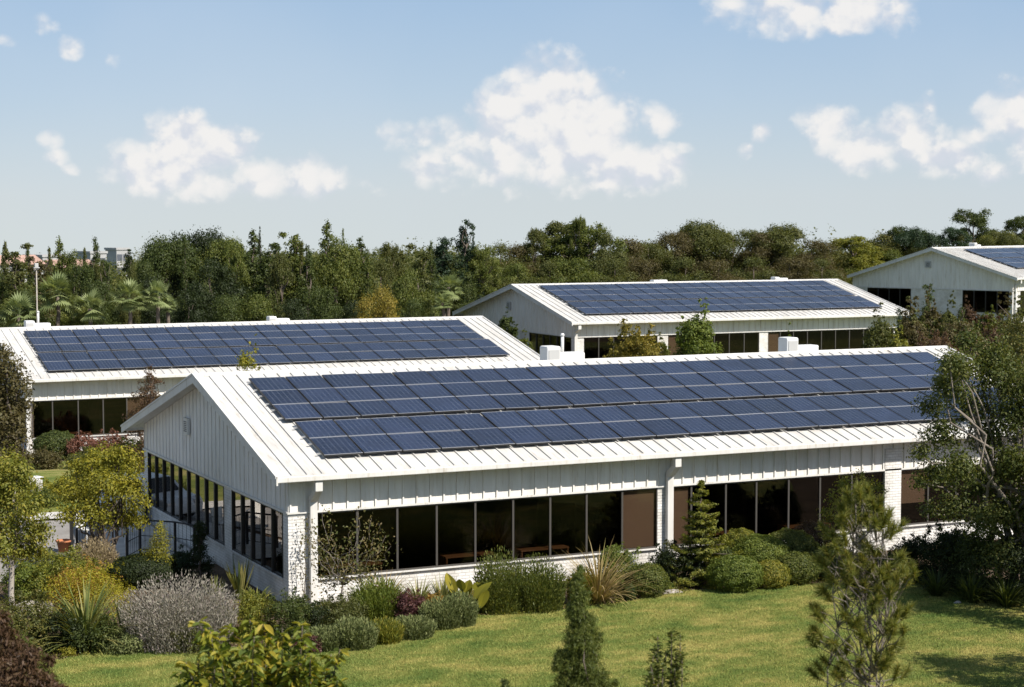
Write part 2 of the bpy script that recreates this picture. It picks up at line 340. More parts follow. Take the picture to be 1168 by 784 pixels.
L = {
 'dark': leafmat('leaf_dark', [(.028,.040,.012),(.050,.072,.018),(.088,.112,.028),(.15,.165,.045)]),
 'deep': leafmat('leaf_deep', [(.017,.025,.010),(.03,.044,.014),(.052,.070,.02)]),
 'mid': leafmat('leaf_mid', [(.042,.060,.015),(.085,.11,.023),(.145,.165,.034),(.23,.215,.055)]),
 'bright': leafmat('leaf_bright', [(.065,.098,.018),(.135,.175,.03),(.24,.26,.05)]),
 'lime': leafmat('leaf_lime', [(.07,.085,.012),(.17,.175,.022),(.31,.28,.03),(.46,.37,.045)]),
 'gold': leafmat('leaf_gold', [(.13,.13,.018),(.30,.275,.024),(.47,.38,.035)]),
 'yellowgreen': leafmat('leaf_yellowgreen', [(.06,.082,.014),(.135,.155,.024),(.24,.235,.036),(.38,.30,.05)]),
 'orange': leafmat('leaf_orange', [(.16,.10,.03),(.34,.19,.04),(.46,.30,.05)]),
 'bronze': leafmat('leaf_bronze', [(.04,.025,.016),(.09,.052,.032),(.15,.09,.05),(.08,.09,.028)]),
 'red': leafmat('leaf_red', [(.10,.045,.03),(.22,.10,.07),(.34,.18,.14)]),
 'purple': leafmat('leaf_purple', [(.05,.02,.025),(.11,.045,.045),(.17,.09,.07)]),
 'grey': leafmat('leaf_grey', [(.13,.115,.10),(.22,.20,.165),(.31,.29,.235),(.26,.20,.21)], .15, .8, .1),
 'greygreen': leafmat('leaf_greygreen', [(.07,.09,.03),(.14,.165,.055),(.23,.24,.10)], .2, .7),
 'tan': leafmat('leaf_tan', [(.14,.105,.06),(.26,.20,.115),(.38,.31,.18)], .2, .8),
 'brown': leafmat('leaf_brown', [(.045,.038,.016),(.08,.066,.026),(.12,.10,.036),(.085,.095,.03)]),
 'olive': leafmat('leaf_olive', [(.040,.050,.015),(.075,.088,.022),(.12,.128,.034),(.165,.14,.042)]),
 'pine': leafmat('leaf_pine', [(.055,.075,.016),(.125,.145,.03),(.23,.225,.05),(.28,.19,.06)]),
 'blue': leafmat('leaf_bluegreen', [(.02,.036,.018),(.035,.062,.03),(.06,.09,.045)]),
 'strap': leafmat('leaf_strap', [(.035,.06,.015),(.09,.12,.03),(.22,.22,.06),(.34,.28,.11)], .2),
 'bronzestrap': leafmat('leaf_bronzestrap', [(.10,.07,.03),(.21,.16,.05),(.38,.27,.13),(.28,.26,.08)], .2),
 'largetree': leafmat('leaf_large_tree', [(.035,.05,.014),(.065,.088,.021),(.12,.135,.032),(.20,.18,.055)]),
 'autumn': leafmat('leaf_autumn', [(.045,.055,.016),(.09,.10,.024),(.15,.145,.034),(.26,.165,.045)]),
 'foreleaf': leafmat('leaf_foreground', [(.05,.08,.012),(.13,.17,.02),(.28,.27,.03),(.46,.33,.05)]),
 'dullgold': leafmat('leaf_dull_gold', [(.08,.08,.018),(.17,.15,.026),(.28,.22,.038),(.36,.25,.05)]),
 'sparse': leafmat('leaf_sparse', [(.05,.07,.02),(.11,.12,.035),(.20,.16,.06),(.26,.20,.12)]),
 'palm': leafmat('leaf_palm', [(.10,.135,.05),(.21,.25,.10),(.36,.40,.19)], .3),
}
# ------------------------------------------------------------------ foliage generators (numpy)
def unit(v): return v/np.maximum(np.linalg.norm(v, axis=-1, keepdims=True), 1e-9)
def leafquads(C, N, size, rg, aspect=.5, up=0., jit=.6):
    n = len(C); A = rg.normal(size=(n, 3)); A = unit(A-N*(A*N).sum(1, keepdims=True)*(.75 if up < .5 else 0)+np.array([0, 0, up])*1.0)
    W = unit(N+rg.normal(size=(n, 3))*jit)
    B = unit(np.cross(A, W)); s = (size*rg.uniform(.6, 1.35, n))[:, None]
    fold = unit(np.cross(B, A))*s*.12
    return np.stack([C-A*s*.5, C+B*s*aspect*.5+fold, C+A*s*.5, C-B*s*aspect*.5+fold], 1)
def blobleaves(blobs, n, size, rg, aspect=.55, clus=.16, per=9, up=0., inner=.55, squash=1.):
    """leaves in small clumps spread on and in a set of (centre, radius) lobes"""
    bc = np.array([b[0] for b in blobs], float); br = np.array([b[1] for b in blobs], float)
    nc = max(1, n//per); w = br**2; i = rg.choice(len(br), nc, p=w/w.sum())
    D = unit(rg.normal(size=(nc, 3))); D[:, 2] = np.where(D[:, 2] < -.5, -D[:, 2], D[:, 2])
    r = br[i]*rg.uniform(inner, 1.08, nc)*(1+.16*np.sin(D[:, 0]*7+i)*np.cos(D[:, 1]*6+i*2))
    P = bc[i]+D*r[:, None]*np.array([1, 1, squash])
    j = np.repeat(np.arange(nc), per)
    C = P[j]+rg.normal(size=(len(j), 3))*(clus*np.sqrt(br[i][j]))[:, None]*.6
    N = D[j]
    V = leafquads(C, N, size, rg, aspect, up)
    rn = np.clip(rg.uniform(0, 1, nc)[j]*.5+rg.uniform(0, 1, len(j))*.5, 0, 1)
    return V, rn
def moundblobs(R, H, rg, k=14):
    out = []
    for _ in range(k):
        a = rg.uniform(0, 6.28); q = math.sqrt(rg.uniform(0, 1))*.72; r = rg.uniform(.26, .44)
        zt_ = H*(1-.55*q*q)
        rr = min(R, H)*r*1.15
        out.append(((R*q*math.cos(a), R*q*math.sin(a), max(rr*.75, zt_-rr)), rr))
        out.append(((R*q*math.cos(a)*1.05, R*q*math.sin(a)*1.05, rr*.6), rr*.95))
    out.append(((0, 0, H*.5), min(R, H)*.5))
    for _ in range(9):      # loose shoots that break the outline
        a = rg.uniform(0, 6.28); q = math.sqrt(rg.uniform(0, 1))*.95; z = H*(.98-.5*q*q)+rg.uniform(0, .14)*H
        for f in (0, .5, 1): out.append(((R*q*math.cos(a)*(1+.08*f), R*q*math.sin(a)*(1+.08*f), z+f*.10*H), min(R, H)*(.13-.05*f)))
    return out
def shrub_mesh(R, H, key, seed, n=5200, size=.07, aspect=.55, up=.2, k=14):
    rg = np.random.default_rng(seed); V, rn = blobleaves(moundblobs(R, H, rg, k), n, size, rg, aspect, up=up, clus=.13)
    V[..., 2] = np.maximum(V[..., 2], -.04)
    return fastmesh('shrub', V, 4, L[key], rn)
def clip_mesh(R, H, key, seed, n=9000, size=.045):     # dense clipped ball
    rg = np.random.default_rng(seed); D = unit(rg.normal(size=(n, 3))); D[:, 2] = np.abs(D[:, 2])*1.0
    low = rg.uniform(0, 1, n) < .35; D[low, 2] *= -.5; D = unit(D)
    f = 1+.06*np.sin(D[:, 0]*9+seed)*np.sin(D[:, 1]*8)+.04*np.sin(D[:, 2]*14+D[:, 0]*11)
    r = rg.uniform(.80, 1.02, n)*f
    C = D*r[:, None]*np.array([R, R, H*.56])+np.array([0, 0, H*.47])
    V = leafquads(C, D, size, rg, .6, .2, .7); V[..., 2] = np.maximum(V[..., 2], -.03)
    return fastmesh('shrub', V, 4, L[key], rg.uniform(0, 1, n))
def upright_mesh(R, H, key, seed, n=None, seg=9, size=.055):   # many upright leafy stems (lavender, rosemary)
    n = n or int(420+1500*R); rg = np.random.default_rng(seed); Cs = []; Ns = []
    for _ in range(n):
        a = rg.uniform(0, 6.28); q = math.sqrt(rg.uniform(0, 1)); l = H*(1-.38*q*q)*rg.uniform(.62, 1.18)
        d = np.array([math.cos(a)*q*.75, math.sin(a)*q*.75, 1.]); b = np.array([R*q*.80*math.cos(a), R*q*.80*math.sin(a), 0])
        t = np.linspace(.1, 1, seg)[:, None]; Cs.append(b+d*t*l*np.array([R/H*.36, R/H*.36, 1])+rg.normal(size=(seg, 3))*.014); Ns.append(np.repeat([unit(d)], seg, 0))
    C = np.concatenate(Cs); N = np.concatenate(Ns)
    A = unit(N*1.5+rg.normal(size=C.shape)*.45); B = unit(np.cross(A, rg.normal(size=C.shape))); s = size*rg.uniform(.6, 1.3, len(C))[:, None]
    V = np.stack([C-A*s*.8, C+B*s*.22, C+A*s*.8, C-B*s*.22], 1)
    return fastmesh('shrub', V, 4, L[key], rg.uniform(0, 1, len(C)))
def strap_mesh(n, l, w, key, seed, droop=.9, spread=.8, seg=5, stiff=False):
    rg = np.random.default_rng(seed); Q = []; rn = []
    for i in range(n):
        a = rg.uniform(0, 6.28); tilt = rg.uniform(.08, spread); ln = l*rg.uniform(.65, 1.1); ww = w*rg.uniform(.7, 1.2)
        h = np.array([math.cos(a), math.sin(a), 0]); sd = np.array([-math.sin(a), math.cos(a), 0]); p = h*rg.uniform(0, .08); th = tilt; dr = 0 if stiff else droop*rg.uniform(.3, 1.2)
        prev = None; r = rg.uniform()
        for s in range(seg+1):
            f = s/seg; half = ww*.5*(1-f**2.2)*(.6+.4*min(1, f*4)); cur = (p-sd*half+0, p+sd*half)
            if prev: Q.append([prev[0], prev[1], cur[1], cur[0]]); rn.append(min(1, r*.8+f*.2))
            prev = cur; th = tilt+dr*(f**1.3)*1.35; p = p+(h*math.sin(th)+np.array([0, 0, math.cos(th)]))*ln/seg
    return fastmesh('foliage', np.array(Q), 4, L[key], np.array(rn))
def tube_mesh(name, paths, m, seg=6):
    b = MB()
    for pts, rr in paths: b.tube(pts, rr, seg)
    me = bpy.data.meshes.new(name); me.from_pydata([tuple(v) for v in b.v], [], b.f); me.materials.append(m)
    me.polygons.foreach_set('use_smooth', [True]*len(b.f)); return me
def limb(p0, p1, r0, r1, rg, k=5, wob=.08):
    p0 = np.array(p0, float); p1 = np.array(p1, float); ln = np.linalg.norm(p1-p0); P = []
    for i in range(k+1):
        f = i/k; q = p0+(p1-p0)*f+rg.normal(size=3)*wob*ln*math.sin(f*3.14)*.6; P.append(tuple(q))
    return P, [r0+(r1-r0)*i/k for i in range(k+1)]
def tree_meshes(form, H, Wd, key, seed, n=8000, size=.2, bark=None, aspect=.6, gaps=.5):
    """returns crown mesh, trunk mesh. Forms: dome, spire, column, open, cloud"""
    rg = np.random.default_rng(seed); bl = []; R = Wd/2
    if form == 'dome':
        for _ in range(26):
            a = rg.uniform(0, 6.28); q = math.sqrt(rg.uniform(0, 1)); r = R*rg.uniform(.2, .38); z = H*(.42+.50*rg.uniform(0, 1)*math.sqrt(max(0, 1-q*q*.85)))
            bl.append(((R*.8*q*math.cos(a), R*.8*q*math.sin(a), min(z, H-r*.8)), r))
        bl.append(((0, 0, H-R*.3), R*.3))
        for _ in range(8): a = rg.uniform(0, 6.28); bl.append(((R*.6*math.cos(a), R*.6*math.sin(a), H*rg.uniform(.12, .4)), R*.36))
    elif form == 'spire':
        for i in range(34):
            f = (i/33)**.8; q = R*(1-f)**.8*rg.uniform(.35, .85); a = rg.uniform(0, 6.28); bl.append(((q*math.cos(a), q*math.sin(a), H*(.08+.9*f)), max(.16, R*(.42*(1-f)+.09))))
    elif form == 'column':
        for i in range(26):
            f = i/25; q = R*rg.uniform(.1, .5)*(1-.75*f**3); a = rg.uniform(0, 6.28); bl.append(((q*math.cos(a), q*math.sin(a), H*(.06+.9*f)), R*(.5-.34*f**3)))
        for i in range(5): a = rg.uniform(0, 6.28); bl.append(((R*.45*math.cos(a), R*.45*math.sin(a), H*rg.uniform(.85, 1.02)), R*.14))
    elif form == 'open':
        for _ in range(64):
            a = rg.uniform(0, 6.28); q = math.sqrt(rg.uniform(0, 1)); z = H*(.20+.77*rg.uniform(0, 1)**.8); r = R*rg.uniform(.12, .26)
            k = math.sin(min(1, max(0, (z/H-.3)/.75))*3.1)**.6; bl.append(((R*.9*q*k*math.cos(a), R*.9*q*k*math.sin(a), z), r))
    elif form == 'cloud':      # umbrella crowns at the top, thin lower down
        for _ in range(20):
            a = rg.uniform(0, 6.28); q = math.sqrt(rg.uniform(0, 1)); r = R*rg.uniform(.2, .32); bl.append(((R*.85*q*math.cos(a), R*.85*q*math.sin(a), H*(.93-.2*q*q)-r*.5*rg.uniform(.6, 1.6)), r))
        for _ in range(12): a = rg.uniform(0, 6.28); q = rg.uniform(.2, .8); bl.append(((R*q*math.cos(a), R*q*math.sin(a), H*rg.uniform(.2, .65)), R*.3))
    V, rn = blobleaves(bl, n, size, rg, aspect, clus=.3 if H > 5 else .16, per=8, inner=gaps, squash=.8)
    crown = fastmesh('crown', V, 4, L[key], rn)
    r0 = max(.04, H*.022); top = (rg.normal()*.05*R, rg.normal()*.05*R, H*.86)
    paths = [limb((0, 0, -.3), top, r0, r0*.2, rg, 7, .03)]
    for i in rg.choice(len(bl), min(12, len(bl)), replace=False):
        c = bl[i][0]; z0 = max(.15*H, min(c[2]*.72, H*.8)); paths.append(limb((top[0]*z0/H, top[1]*z0/H, z0), c, r0*.42, r0*.1, rg, 4, .12))
    return crown, tube_mesh('trunk', paths, bark or m_bark)
# ------------------------------------------------------------------ ground
def build_ground():
    na, rr = 300, [0]; r = 2.
    while r < 3000: rr.append(r); r = r*1.022+.12
    V = []; 
    R_, A_ = np.meshgrid(np.array(rr[1:]), np.linspace(0, 2*np.pi, na, endpoint=False), indexing='ij')
    X = CX+R_*np.cos(A_); Y = CY+R_*np.sin(A_)
    Z = np.stack([gz(X[i], Y[i]) for i in range(X.shape[0])])
    vs = np.stack([X, Y, Z], -1).reshape(-1, 3).tolist(); n = len(rr)-1; F = []
    for i in range(n-1):
        for j in range(na): k = (j+1) % na; F.append((i*na+j, (i+1)*na+j, (i+1)*na+k, i*na+k))
    vs.append((CX, CY, gzf(CX, CY))); c = len(vs)-1
    for j in range(na): F.append((j, (j+1) % na, c))
    me = bpy.data.meshes.new('ground'); me.from_pydata(vs, [], F); me.materials.append(m_soil); me.polygons.foreach_set('use_smooth', [True]*len(F))
    tag(link('ground', me), kind='structure')
build_ground()
def smooth_closed(P, k=6):
    P = [Vector(p) for p in P]; n = len(P); out = []
    for i in range(n):
        a, b, c, d = P[i-1], P[i], P[(i+1) % n], P[(i+2) % n]
        for s in range(k):
            t = s/k; out.append(.5*((2*b)+(c-a)*t+(2*a-5*b+4*c-d)*t*t+(3*b-a-3*c+d)*t**3))
    return out
def sheet(name, P, m, lift, step=.6, smooth=True, thick=.0):
    Q = smooth_closed(P) if smooth else [Vector(p) for p in P]
    if name == 'lawn':
        rj = random.Random(2); Q = smooth_closed(P, 22); Q = [q+Vector((rj.uniform(-.05, .05), rj.uniform(-.05, .05))) for q in Q]
    if not smooth:
        q2 = []
        for a, b in zip(Q, Q[1:]+Q[:1]):
            k = max(1, int((b-a).length/step)); q2 += [a+(b-a)*i/k for i in range(k)]
        Q = q2
    n = len(Q); xs = [q.x for q in Q]; ys = [q.y for q in Q]; pts = list(Q)
    gx = np.arange(min(xs), max(xs), step); gy = np.arange(min(ys), max(ys), step)
    for x in gx:
        for y in gy: pts.append(Vector((float(x)+.013, float(y)+.007)))
    vs, es, fs, *_ = delaunay_2d_cdt(pts, [(i, (i+1) % n) for i in range(n)], [], 1, 1e-4)
    A = np.array([(v.x, v.y) for v in vs]); z = gz(A[:, 0], A[:, 1])+lift
    me = bpy.data.meshes.new(name); me.from_pydata([(a, b, c) for (a, b), c in zip(A.tolist(), z.tolist())], [], [tuple(f) for f in fs])
    me.materials.append(m); me.polygons.foreach_set('use_smooth', [True]*len(fs)); me.update()
    if len(me.polygons) and me.polygons[0].normal.z < 0: me.flip_normals()
    return tag(link(name, me), kind='structure'), Q
lawn_px = [(62,757),(100,749),(160,744),(215,742),(270,741),(310,743),(350,747),(400,742),(440,735),(490,722),(530,707),(560,704),(600,702),(640,697),(700,690),(745,683),(790,676),(850,675),(900,671),(950,667),(1000,669),(1040,669),(1090,676),(1168,684)]
lawn_xy = [G(*p)[:2] for p in lawn_px]
edge = list(lawn_xy)
lawn_xy += [(24., -11.), (27, -20), (20, -36), (0, -44), (-22, -40), (-26, -20), (-16, -7)]
lawn, lawnQ = sheet('lawn', lawn_xy, m_lawn, .05, .7)
far_lawn, _ = sheet('far_lawn', [(-22, 15.5), (-9, 16.5), (-3.5, 18.5), (1.5, 18.8), (6, 17.6), (12, 22), (24, 20), (31, 30), (30, 39.4), (16, 38.8), (4, 38.3), (-6, 38), (-25, 36)], m_field, .05, .8)
up_lawn, _ = sheet('upper_lawn', [(30, 18), (50, 16), (80, 30), (110, 60), (100, 66), (86, 64), (76, 60), (64, 48), (36, 46)], m_field, .05, 1.5)
drive, _ = sheet('driveway', [(-34, 2), (-12, 6.5), (-7.4, 7.2), (-5.6, 6.2), (-4.2, 7.6), (-3.4, 9.5), (-2.4, 13.2), (-.5, 15.9), (-3, 17.2), (-6, 16.3), (-12, 15.4), (-34, 13)], m_asphalt, .045, .7)
kerb, _ = sheet('pavement', [(-12, 15.2), (-6, 16.1), (-3, 17.0), (-.45, 15.8), (.3, 17.9), (-3.4, 18.4), (-9, 17.2), (-14, 16.6)], m_concrete, .12, .5)
terr, _ = sheet('terrace_paving', [(-3.6, 7.2), (-.1, 6.6), (-.1, 14.6), (-1.7, 14.4), (-2.6, 11)], m_concrete, .085, .6, False)
# ------------------------------------------------------------------ buildings
ZS, ZT = .7326, 2.5831
def building(name, loc, yaw, P, label, right_detail=True):
    Lb, W, zr, ze, oe, og, og1, Yr, of = (P[k] for k in ('L', 'W', 'zr', 'ze', 'oe', 'og', 'og1', 'Yr', 'of'))
    zf = P.get('zf', zr-(zr-ze)*(W+of-Yr)/(Yr+oe)); e = empty(name, loc, yaw); tag(e, label, 'building')
    s0 = (zr-ze)/(Yr+oe); s1 = (zr-zf)/(W+of-Yr); th = .10
    up = lambda y: zr-s0*(Yr-y) if y <= Yr else zr-s1*(y-Yr)      # roof top surface height
    # roof
    r = MB(); r.prism([(-oe, ze), (Yr, zr), (W+of, zf), (W+of, zf-th), (Yr, zr-th), (-oe, ze-th)], -og, Lb+og1)
    x = -og+.43
    while x < Lb+og1-.1:
        r.prism([(-oe+.002, ze+.036), (Yr-.06, up(Yr-.06)+.038), (Yr-.06, up(Yr-.06)-.01), (-oe+.002, ze-.01)], x-.018, x+.018)
        r.prism([(Yr+.06, up(Yr+.06)+.032), (W+of-.002, zf+.03), (W+of-.002, zf-.01), (Yr+.06, up(Yr+.06)-.01)], x-.018, x+.018); x += .43
    roof = r.build('roof', m_roof, e)
    MB().prism([(Yr-.17, up(Yr-.17)+.036), (Yr, zr+.06), (Yr+.17, up(Yr+.17)+.036), (Yr+.17, up(Yr+.17)+.004), (Yr-.17, up(Yr-.17)+.004)], -og-.004, Lb+og1+.004).build('ridge_cap', m_trim, roof)
    for yy, zz, sg in ((-oe, ze, -1), (W+of, zf, 1)):
        g = MB(); a, b = (yy-.085, yy-.004) if sg < 0 else (yy+.004, yy+.085)
        g.prism([(a, zz-.165), (b, zz-.165), (b, zz-.012), (a, zz-.012)], -og-.01, Lb+og1+.01)
        g.build('gutter', m_trim, roof, bevel=.02)
    for xx, dd in ((-og, -1), (Lb+og1, 1)):
        for fy, fz, yy in ((-oe-.13, ze-.01, 0), (W+of+.13, zf-.01, 1)):
            b = MB(); x0, x1 = (xx-.05, xx-.004) if dd < 0 else (xx+.004, xx+.05)
            if yy == 0: pr = [(-oe-.13, up(-oe-.13)+.05), (Yr-.001, zr+.05), (Yr-.001, zr-.24), (-oe-.13, up(-oe-.13)-.19)]
            else: pr = [(Yr+.001, zr+.05), (W+of+.13, up(W+of+.13)+.05), (W+of+.13, up(W+of+.13)-.19), (Yr+.001, zr-.24)]
            b.prism(pr, x0, x1)
            # slim cap moulding
            t = .045; o = .025*dd
            pr2 = [(pr[0][0], pr[0][1]+.012), (pr[1][0], pr[1][1]+.012), (pr[1][0], pr[1][1]-t), (pr[0][0], pr[0][1]-t)]
            b.prism(pr2, min(x0, x1)+o, max(x0, x1)+o)
            b.build('bargeboard', m_trim, roof)
    # siding bands with battens
    und = lambda y: up(y)-th-.004
    s = MB(); s.box(.02, Lb-.02, 0, .12, ZT, und(0))
    s.box(.02, Lb-.02, W-.12, W, ZS, und(W))
    gab = lambda x0, x1, zb: s.prism([(.001, zb), (.001, und(.001)), (Yr, und(Yr)), (W-.001, und(W-.001)), (W-.001, zb)], x0, x1)
    gab(0, .12, ZT); gab(Lb-.12, Lb, ZS)
    x = .06
    while x < Lb: s.box(x-.022, x+.022, -.045, .001, ZT+.001, und(-.02)); x += .41
    y = .2
    while y < W-.1:
        s.box(-.024, .001, y-.018, y+.018, ZT+.001, und(y)-.003); s.box(Lb-.001, Lb+.024, y-.018, y+.018, ZS, und(y)-.003); y += .41
    sid = s.build('siding', m_siding, e)
    t = MB(); t.box(-.035, Lb+.03, -.06, .0-.046, ZT-.035, ZT+.02); t.box(-.05, -.026, -.026, W+.02, ZT-.04, ZT+.03); t.build('drip_trim', m_trim, e)
    # brick base, room inside
    b = MB(); b.box(.001, Lb, .03, .2, -1.2, ZS-.04); b.box(.03, .2, .2, W-.02, -1.2, ZS-.04); b.box(.2, Lb-.01, W-.2, W-.02, -1.2, ZS-.001); b.box(Lb-.2, Lb-.02, .2, W-.2, -1.2, ZS-.001)
    b.build('brick_base', m_brick, e)
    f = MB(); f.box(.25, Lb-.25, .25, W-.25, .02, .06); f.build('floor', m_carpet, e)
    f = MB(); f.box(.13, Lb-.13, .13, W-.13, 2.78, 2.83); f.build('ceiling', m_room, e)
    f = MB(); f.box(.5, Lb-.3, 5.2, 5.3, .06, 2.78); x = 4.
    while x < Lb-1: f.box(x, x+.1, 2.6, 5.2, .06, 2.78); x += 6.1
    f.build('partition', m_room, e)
    rnd = random.Random(len(name)+int(loc[0])); x = 1.6; f = MB()
    while x < Lb-2.4:
        f.box(x, x+1.6, 1.2, 1.9, .72, .76); f.box(x+.02, x+.06, 1.2, 1.9, .06, .72); f.box(x+1.54, x+1.58, 1.2, 1.9, .06, .72); x += rnd.uniform(2.4, 3.6)
    f.build('desk_row', m_wood, e)
    # window modules
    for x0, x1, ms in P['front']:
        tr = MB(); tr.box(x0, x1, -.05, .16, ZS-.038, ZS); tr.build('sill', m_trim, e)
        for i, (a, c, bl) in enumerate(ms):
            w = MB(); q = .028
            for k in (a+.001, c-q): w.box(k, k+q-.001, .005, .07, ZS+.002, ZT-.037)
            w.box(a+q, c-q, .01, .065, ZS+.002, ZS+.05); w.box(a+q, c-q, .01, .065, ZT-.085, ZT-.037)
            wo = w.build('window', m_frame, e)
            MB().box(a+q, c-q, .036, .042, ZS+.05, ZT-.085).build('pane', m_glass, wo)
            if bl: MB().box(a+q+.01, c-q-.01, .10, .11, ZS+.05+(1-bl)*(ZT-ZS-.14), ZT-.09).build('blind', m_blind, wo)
    for y0, y1, n in P['gable']:
        tr = MB(); tr.box(-.045, .16, y0, y1, ZS-.038, ZS); tr.build('sill', m_trim, e)
        st = (y1-y0)/n
        for i in range(n):
            a = y0+i*st; c = a+st; w = MB(); q = .045
            for k in (a+.001, c-q): w.box(-.02, .10, k, k+q-.002, ZS+.002, ZT-.042)
            w.box(-.005, .08, a+q, c-q, ZS+.002, ZS+.05); w.box(-.005, .08, a+q, c-q, ZT-.09, ZT-.042)
            wo = w.build('window', m_darkframe, e)
            MB().box(.036, .042, a+q, c-q, ZS+.05, ZT-.09).build('pane', m_glass, wo)
    # piers between banks
    for k in P['piers']:
        x0, x1 = k[:2]; zt_ = k[2] if len(k) > 2 else ZT-.037
        MB().box(x0+.002, x1-.002, -.06 if zt_ > ZT else .0, .21, -1.2, zt_).build('brick_pier', m_brick, e)
    for y0, y1 in P['gpiers']: MB().box(-.003, .205, y0+.002, y1-.002, -1.2, ZT-.042).build('brick_pier', m_brick, e)
    for x in P['pipes']:
        d = MB(); w = .105
        pr = [(-oe-.02, ze-.19), (-oe-.02, ze-.46), (-.20, ZT+.28), (-.20, -.3), (-.062, -.3), (-.062, ZT+.42), (-oe+.16, ze-.42), (-oe+.16, ze-.19)]
        d.prism(pr, x-w, x+w); d.build('downpipe', m_trim, e, bevel=.015)
    vy, vz = P['vent']; v = MB(); v.box(-.11, -.026, vy-.26, vy+.26, vz-.26, vz+.26, 0)
    for k in range(6): v.box(-.116, -.1105, vy-.17, vy+.17, vz-.17+k*.06, vz-.145+k*.06, 1)
    v.build('gable_vent', [m_vent if P.get('gv') else m_trim, m_slot], e)
    return e
def bays(xs, blinds={}):
    return (xs[0], xs[-1], [(a, b, blinds.get(i, 0)) for i, (a, b) in enumerate(zip(xs, xs[1:]))])
lin = lambda a, b, n: [a+(b-a)*i/n for i in range(n+1)]
P1 = dict(L=27.5, W=15.478, zr=5.784, ze=3.674, oe=.611, og=.511, og1=.511, Yr=7.238, of=.83, zf=3.30,
  front=[bays(lin(.80, 11.50, 9), {8: 1., }), bays([12.0, 12.68, 13.9, 15.0, 16.18, 17.35, 18.55, 19.78], {0: 1.}), bays(lin(20.42, 27.2, 6), {0: .62})],
  gable=[(5.94, 14.95, 9), (.42, 5.14, 5)], piers=[(0, .80), (11.50, 12.0), (19.78, 20.42, 3.25), (27.2, 27.5)], gpiers=[(.2, .42), (5.14, 5.94), (14.95, 15.46)], pipes=[.67, 11.84], vent=(9.78, 3.95))
b1 = building('office_building', (0, 0, 0), 0, P1, 'nearest long white gabled building, its window front facing the lawn')
P2 = dict(L=26.9, W=16.11, zr=5.646, ze=3.66, oe=.639, og=.4, og1=.6, Yr=7.57, of=.6,
  front=[bays([.1, 1.08, 2.32, 3.54, 4.71, 5.93, 7.15, 8.37, 9.6, 10.8], {4: 1.}), bays(lin(11.4, 19.6, 7)), bays(lin(20.2, 26.6, 5))],
  gable=[(6., 15, 9), (.4, 5.2, 5)], piers=[(10.8, 11.4), (19.6, 20.2), (26.6, 26.9)], gpiers=[(.2, .4), (5.2, 6.), (15, 16)], pipes=[-.12], vent=(8., 4.2))
b2 = building('office_building', (1.154, 42.0865, -.7366), .003, P2, 'white building on the left behind the nearest one, mostly roof with a few dark windows')
P3 = dict(L=24.54, W=16.636, zr=5.556, ze=3.548, oe=.678, og=.505, og1=.6, Yr=7.82, of=.525, gv=1,
  front=[bays(lin(.69, 5.92, 5)), bays([6.68, 7.84, 8.9, 10.11, 11.23, 12.36, 13.5], {0: 1.}), bays([14.17, 15.12, 16.15, 17.25, 18.36, 19.48, 20.6, 21.74, 22.9, 24.2], {0: 1.})],
  gable=[(.35, 6.2, 6)], piers=[(0, .69), (5.92, 6.68), (13.5, 14.17), (24.2, 24.5)], gpiers=[(.2, .35), (6.2, 16.5)], pipes=[.05], vent=(9.2, 4.13))
b3 = building('office_building', (35.9455, 52.028, .7991), -.0025, P3, 'white gabled building in the middle distance with two small units on its ridge')
P4 = dict(L=30., W=14.81, zr=5.99, ze=3.648, oe=.595, og=.667, og1=.6, Yr=6.96, of=-.0, zf=3.55, gv=1,
  front=[bays(lin(1.4, 13, 9)), bays(lin(14, 28, 11))],
  gable=[(.3, 4.42, 4), (9.17, 13.33, 4)], piers=[(0, 1.4), (13, 14), (28, 29.9)], gpiers=[(.2, .3), (4.42, 9.17), (13.33, 14.7)], pipes=[.3], vent=(7.58, 4.6))
b4 = building('office_building', (84.502, 68.191, 2.3078), .4033, P4, 'farthest white gabled building on higher ground at the right edge')
# ------------------------------------------------------------------ solar arrays
def panel_mesh(pw, ph):
    b = MB(); g = .02; t = .045
    x0, x1, y0, y1 = g, pw-g, .008, ph-.008
    b.box(x0, x1, y0, y1, -t, 0, 1)
    b.v += [(x0+.02, y0+.03, .003), (x1-.02, y0+.03, .003), (x1-.02, y1-.03, .003), (x0+.02, y1-.03, .003)]
    n = len(b.v); b.f.append((n-4, n-3, n-2, n-1)); b.m.append(0)
    for a, c in ((y0, y0+.02), (y1-.02, y1)): b.box(x0, x1, a, c, .001, .005, 2)
    me = bpy.data.meshes.new('solar_panel'); me.from_pydata(b.v, [], b.f)
    for m in (m_cell, m_pframe, m_silver): me.materials.append(m)
    me.polygons.foreach_set('material_index', b.m); uv = me.uv_layers.new(name='UVMap')
    for p in me.polygons:
        for li in p.loop_indices:
            v = me.vertices[me.loops[li].vertex_index].co; uv.data[li].uv = ((v.x-x0)/(x1-x0), (v.y-y0)/(y1-y0))
    return me
rs = random.Random(5)
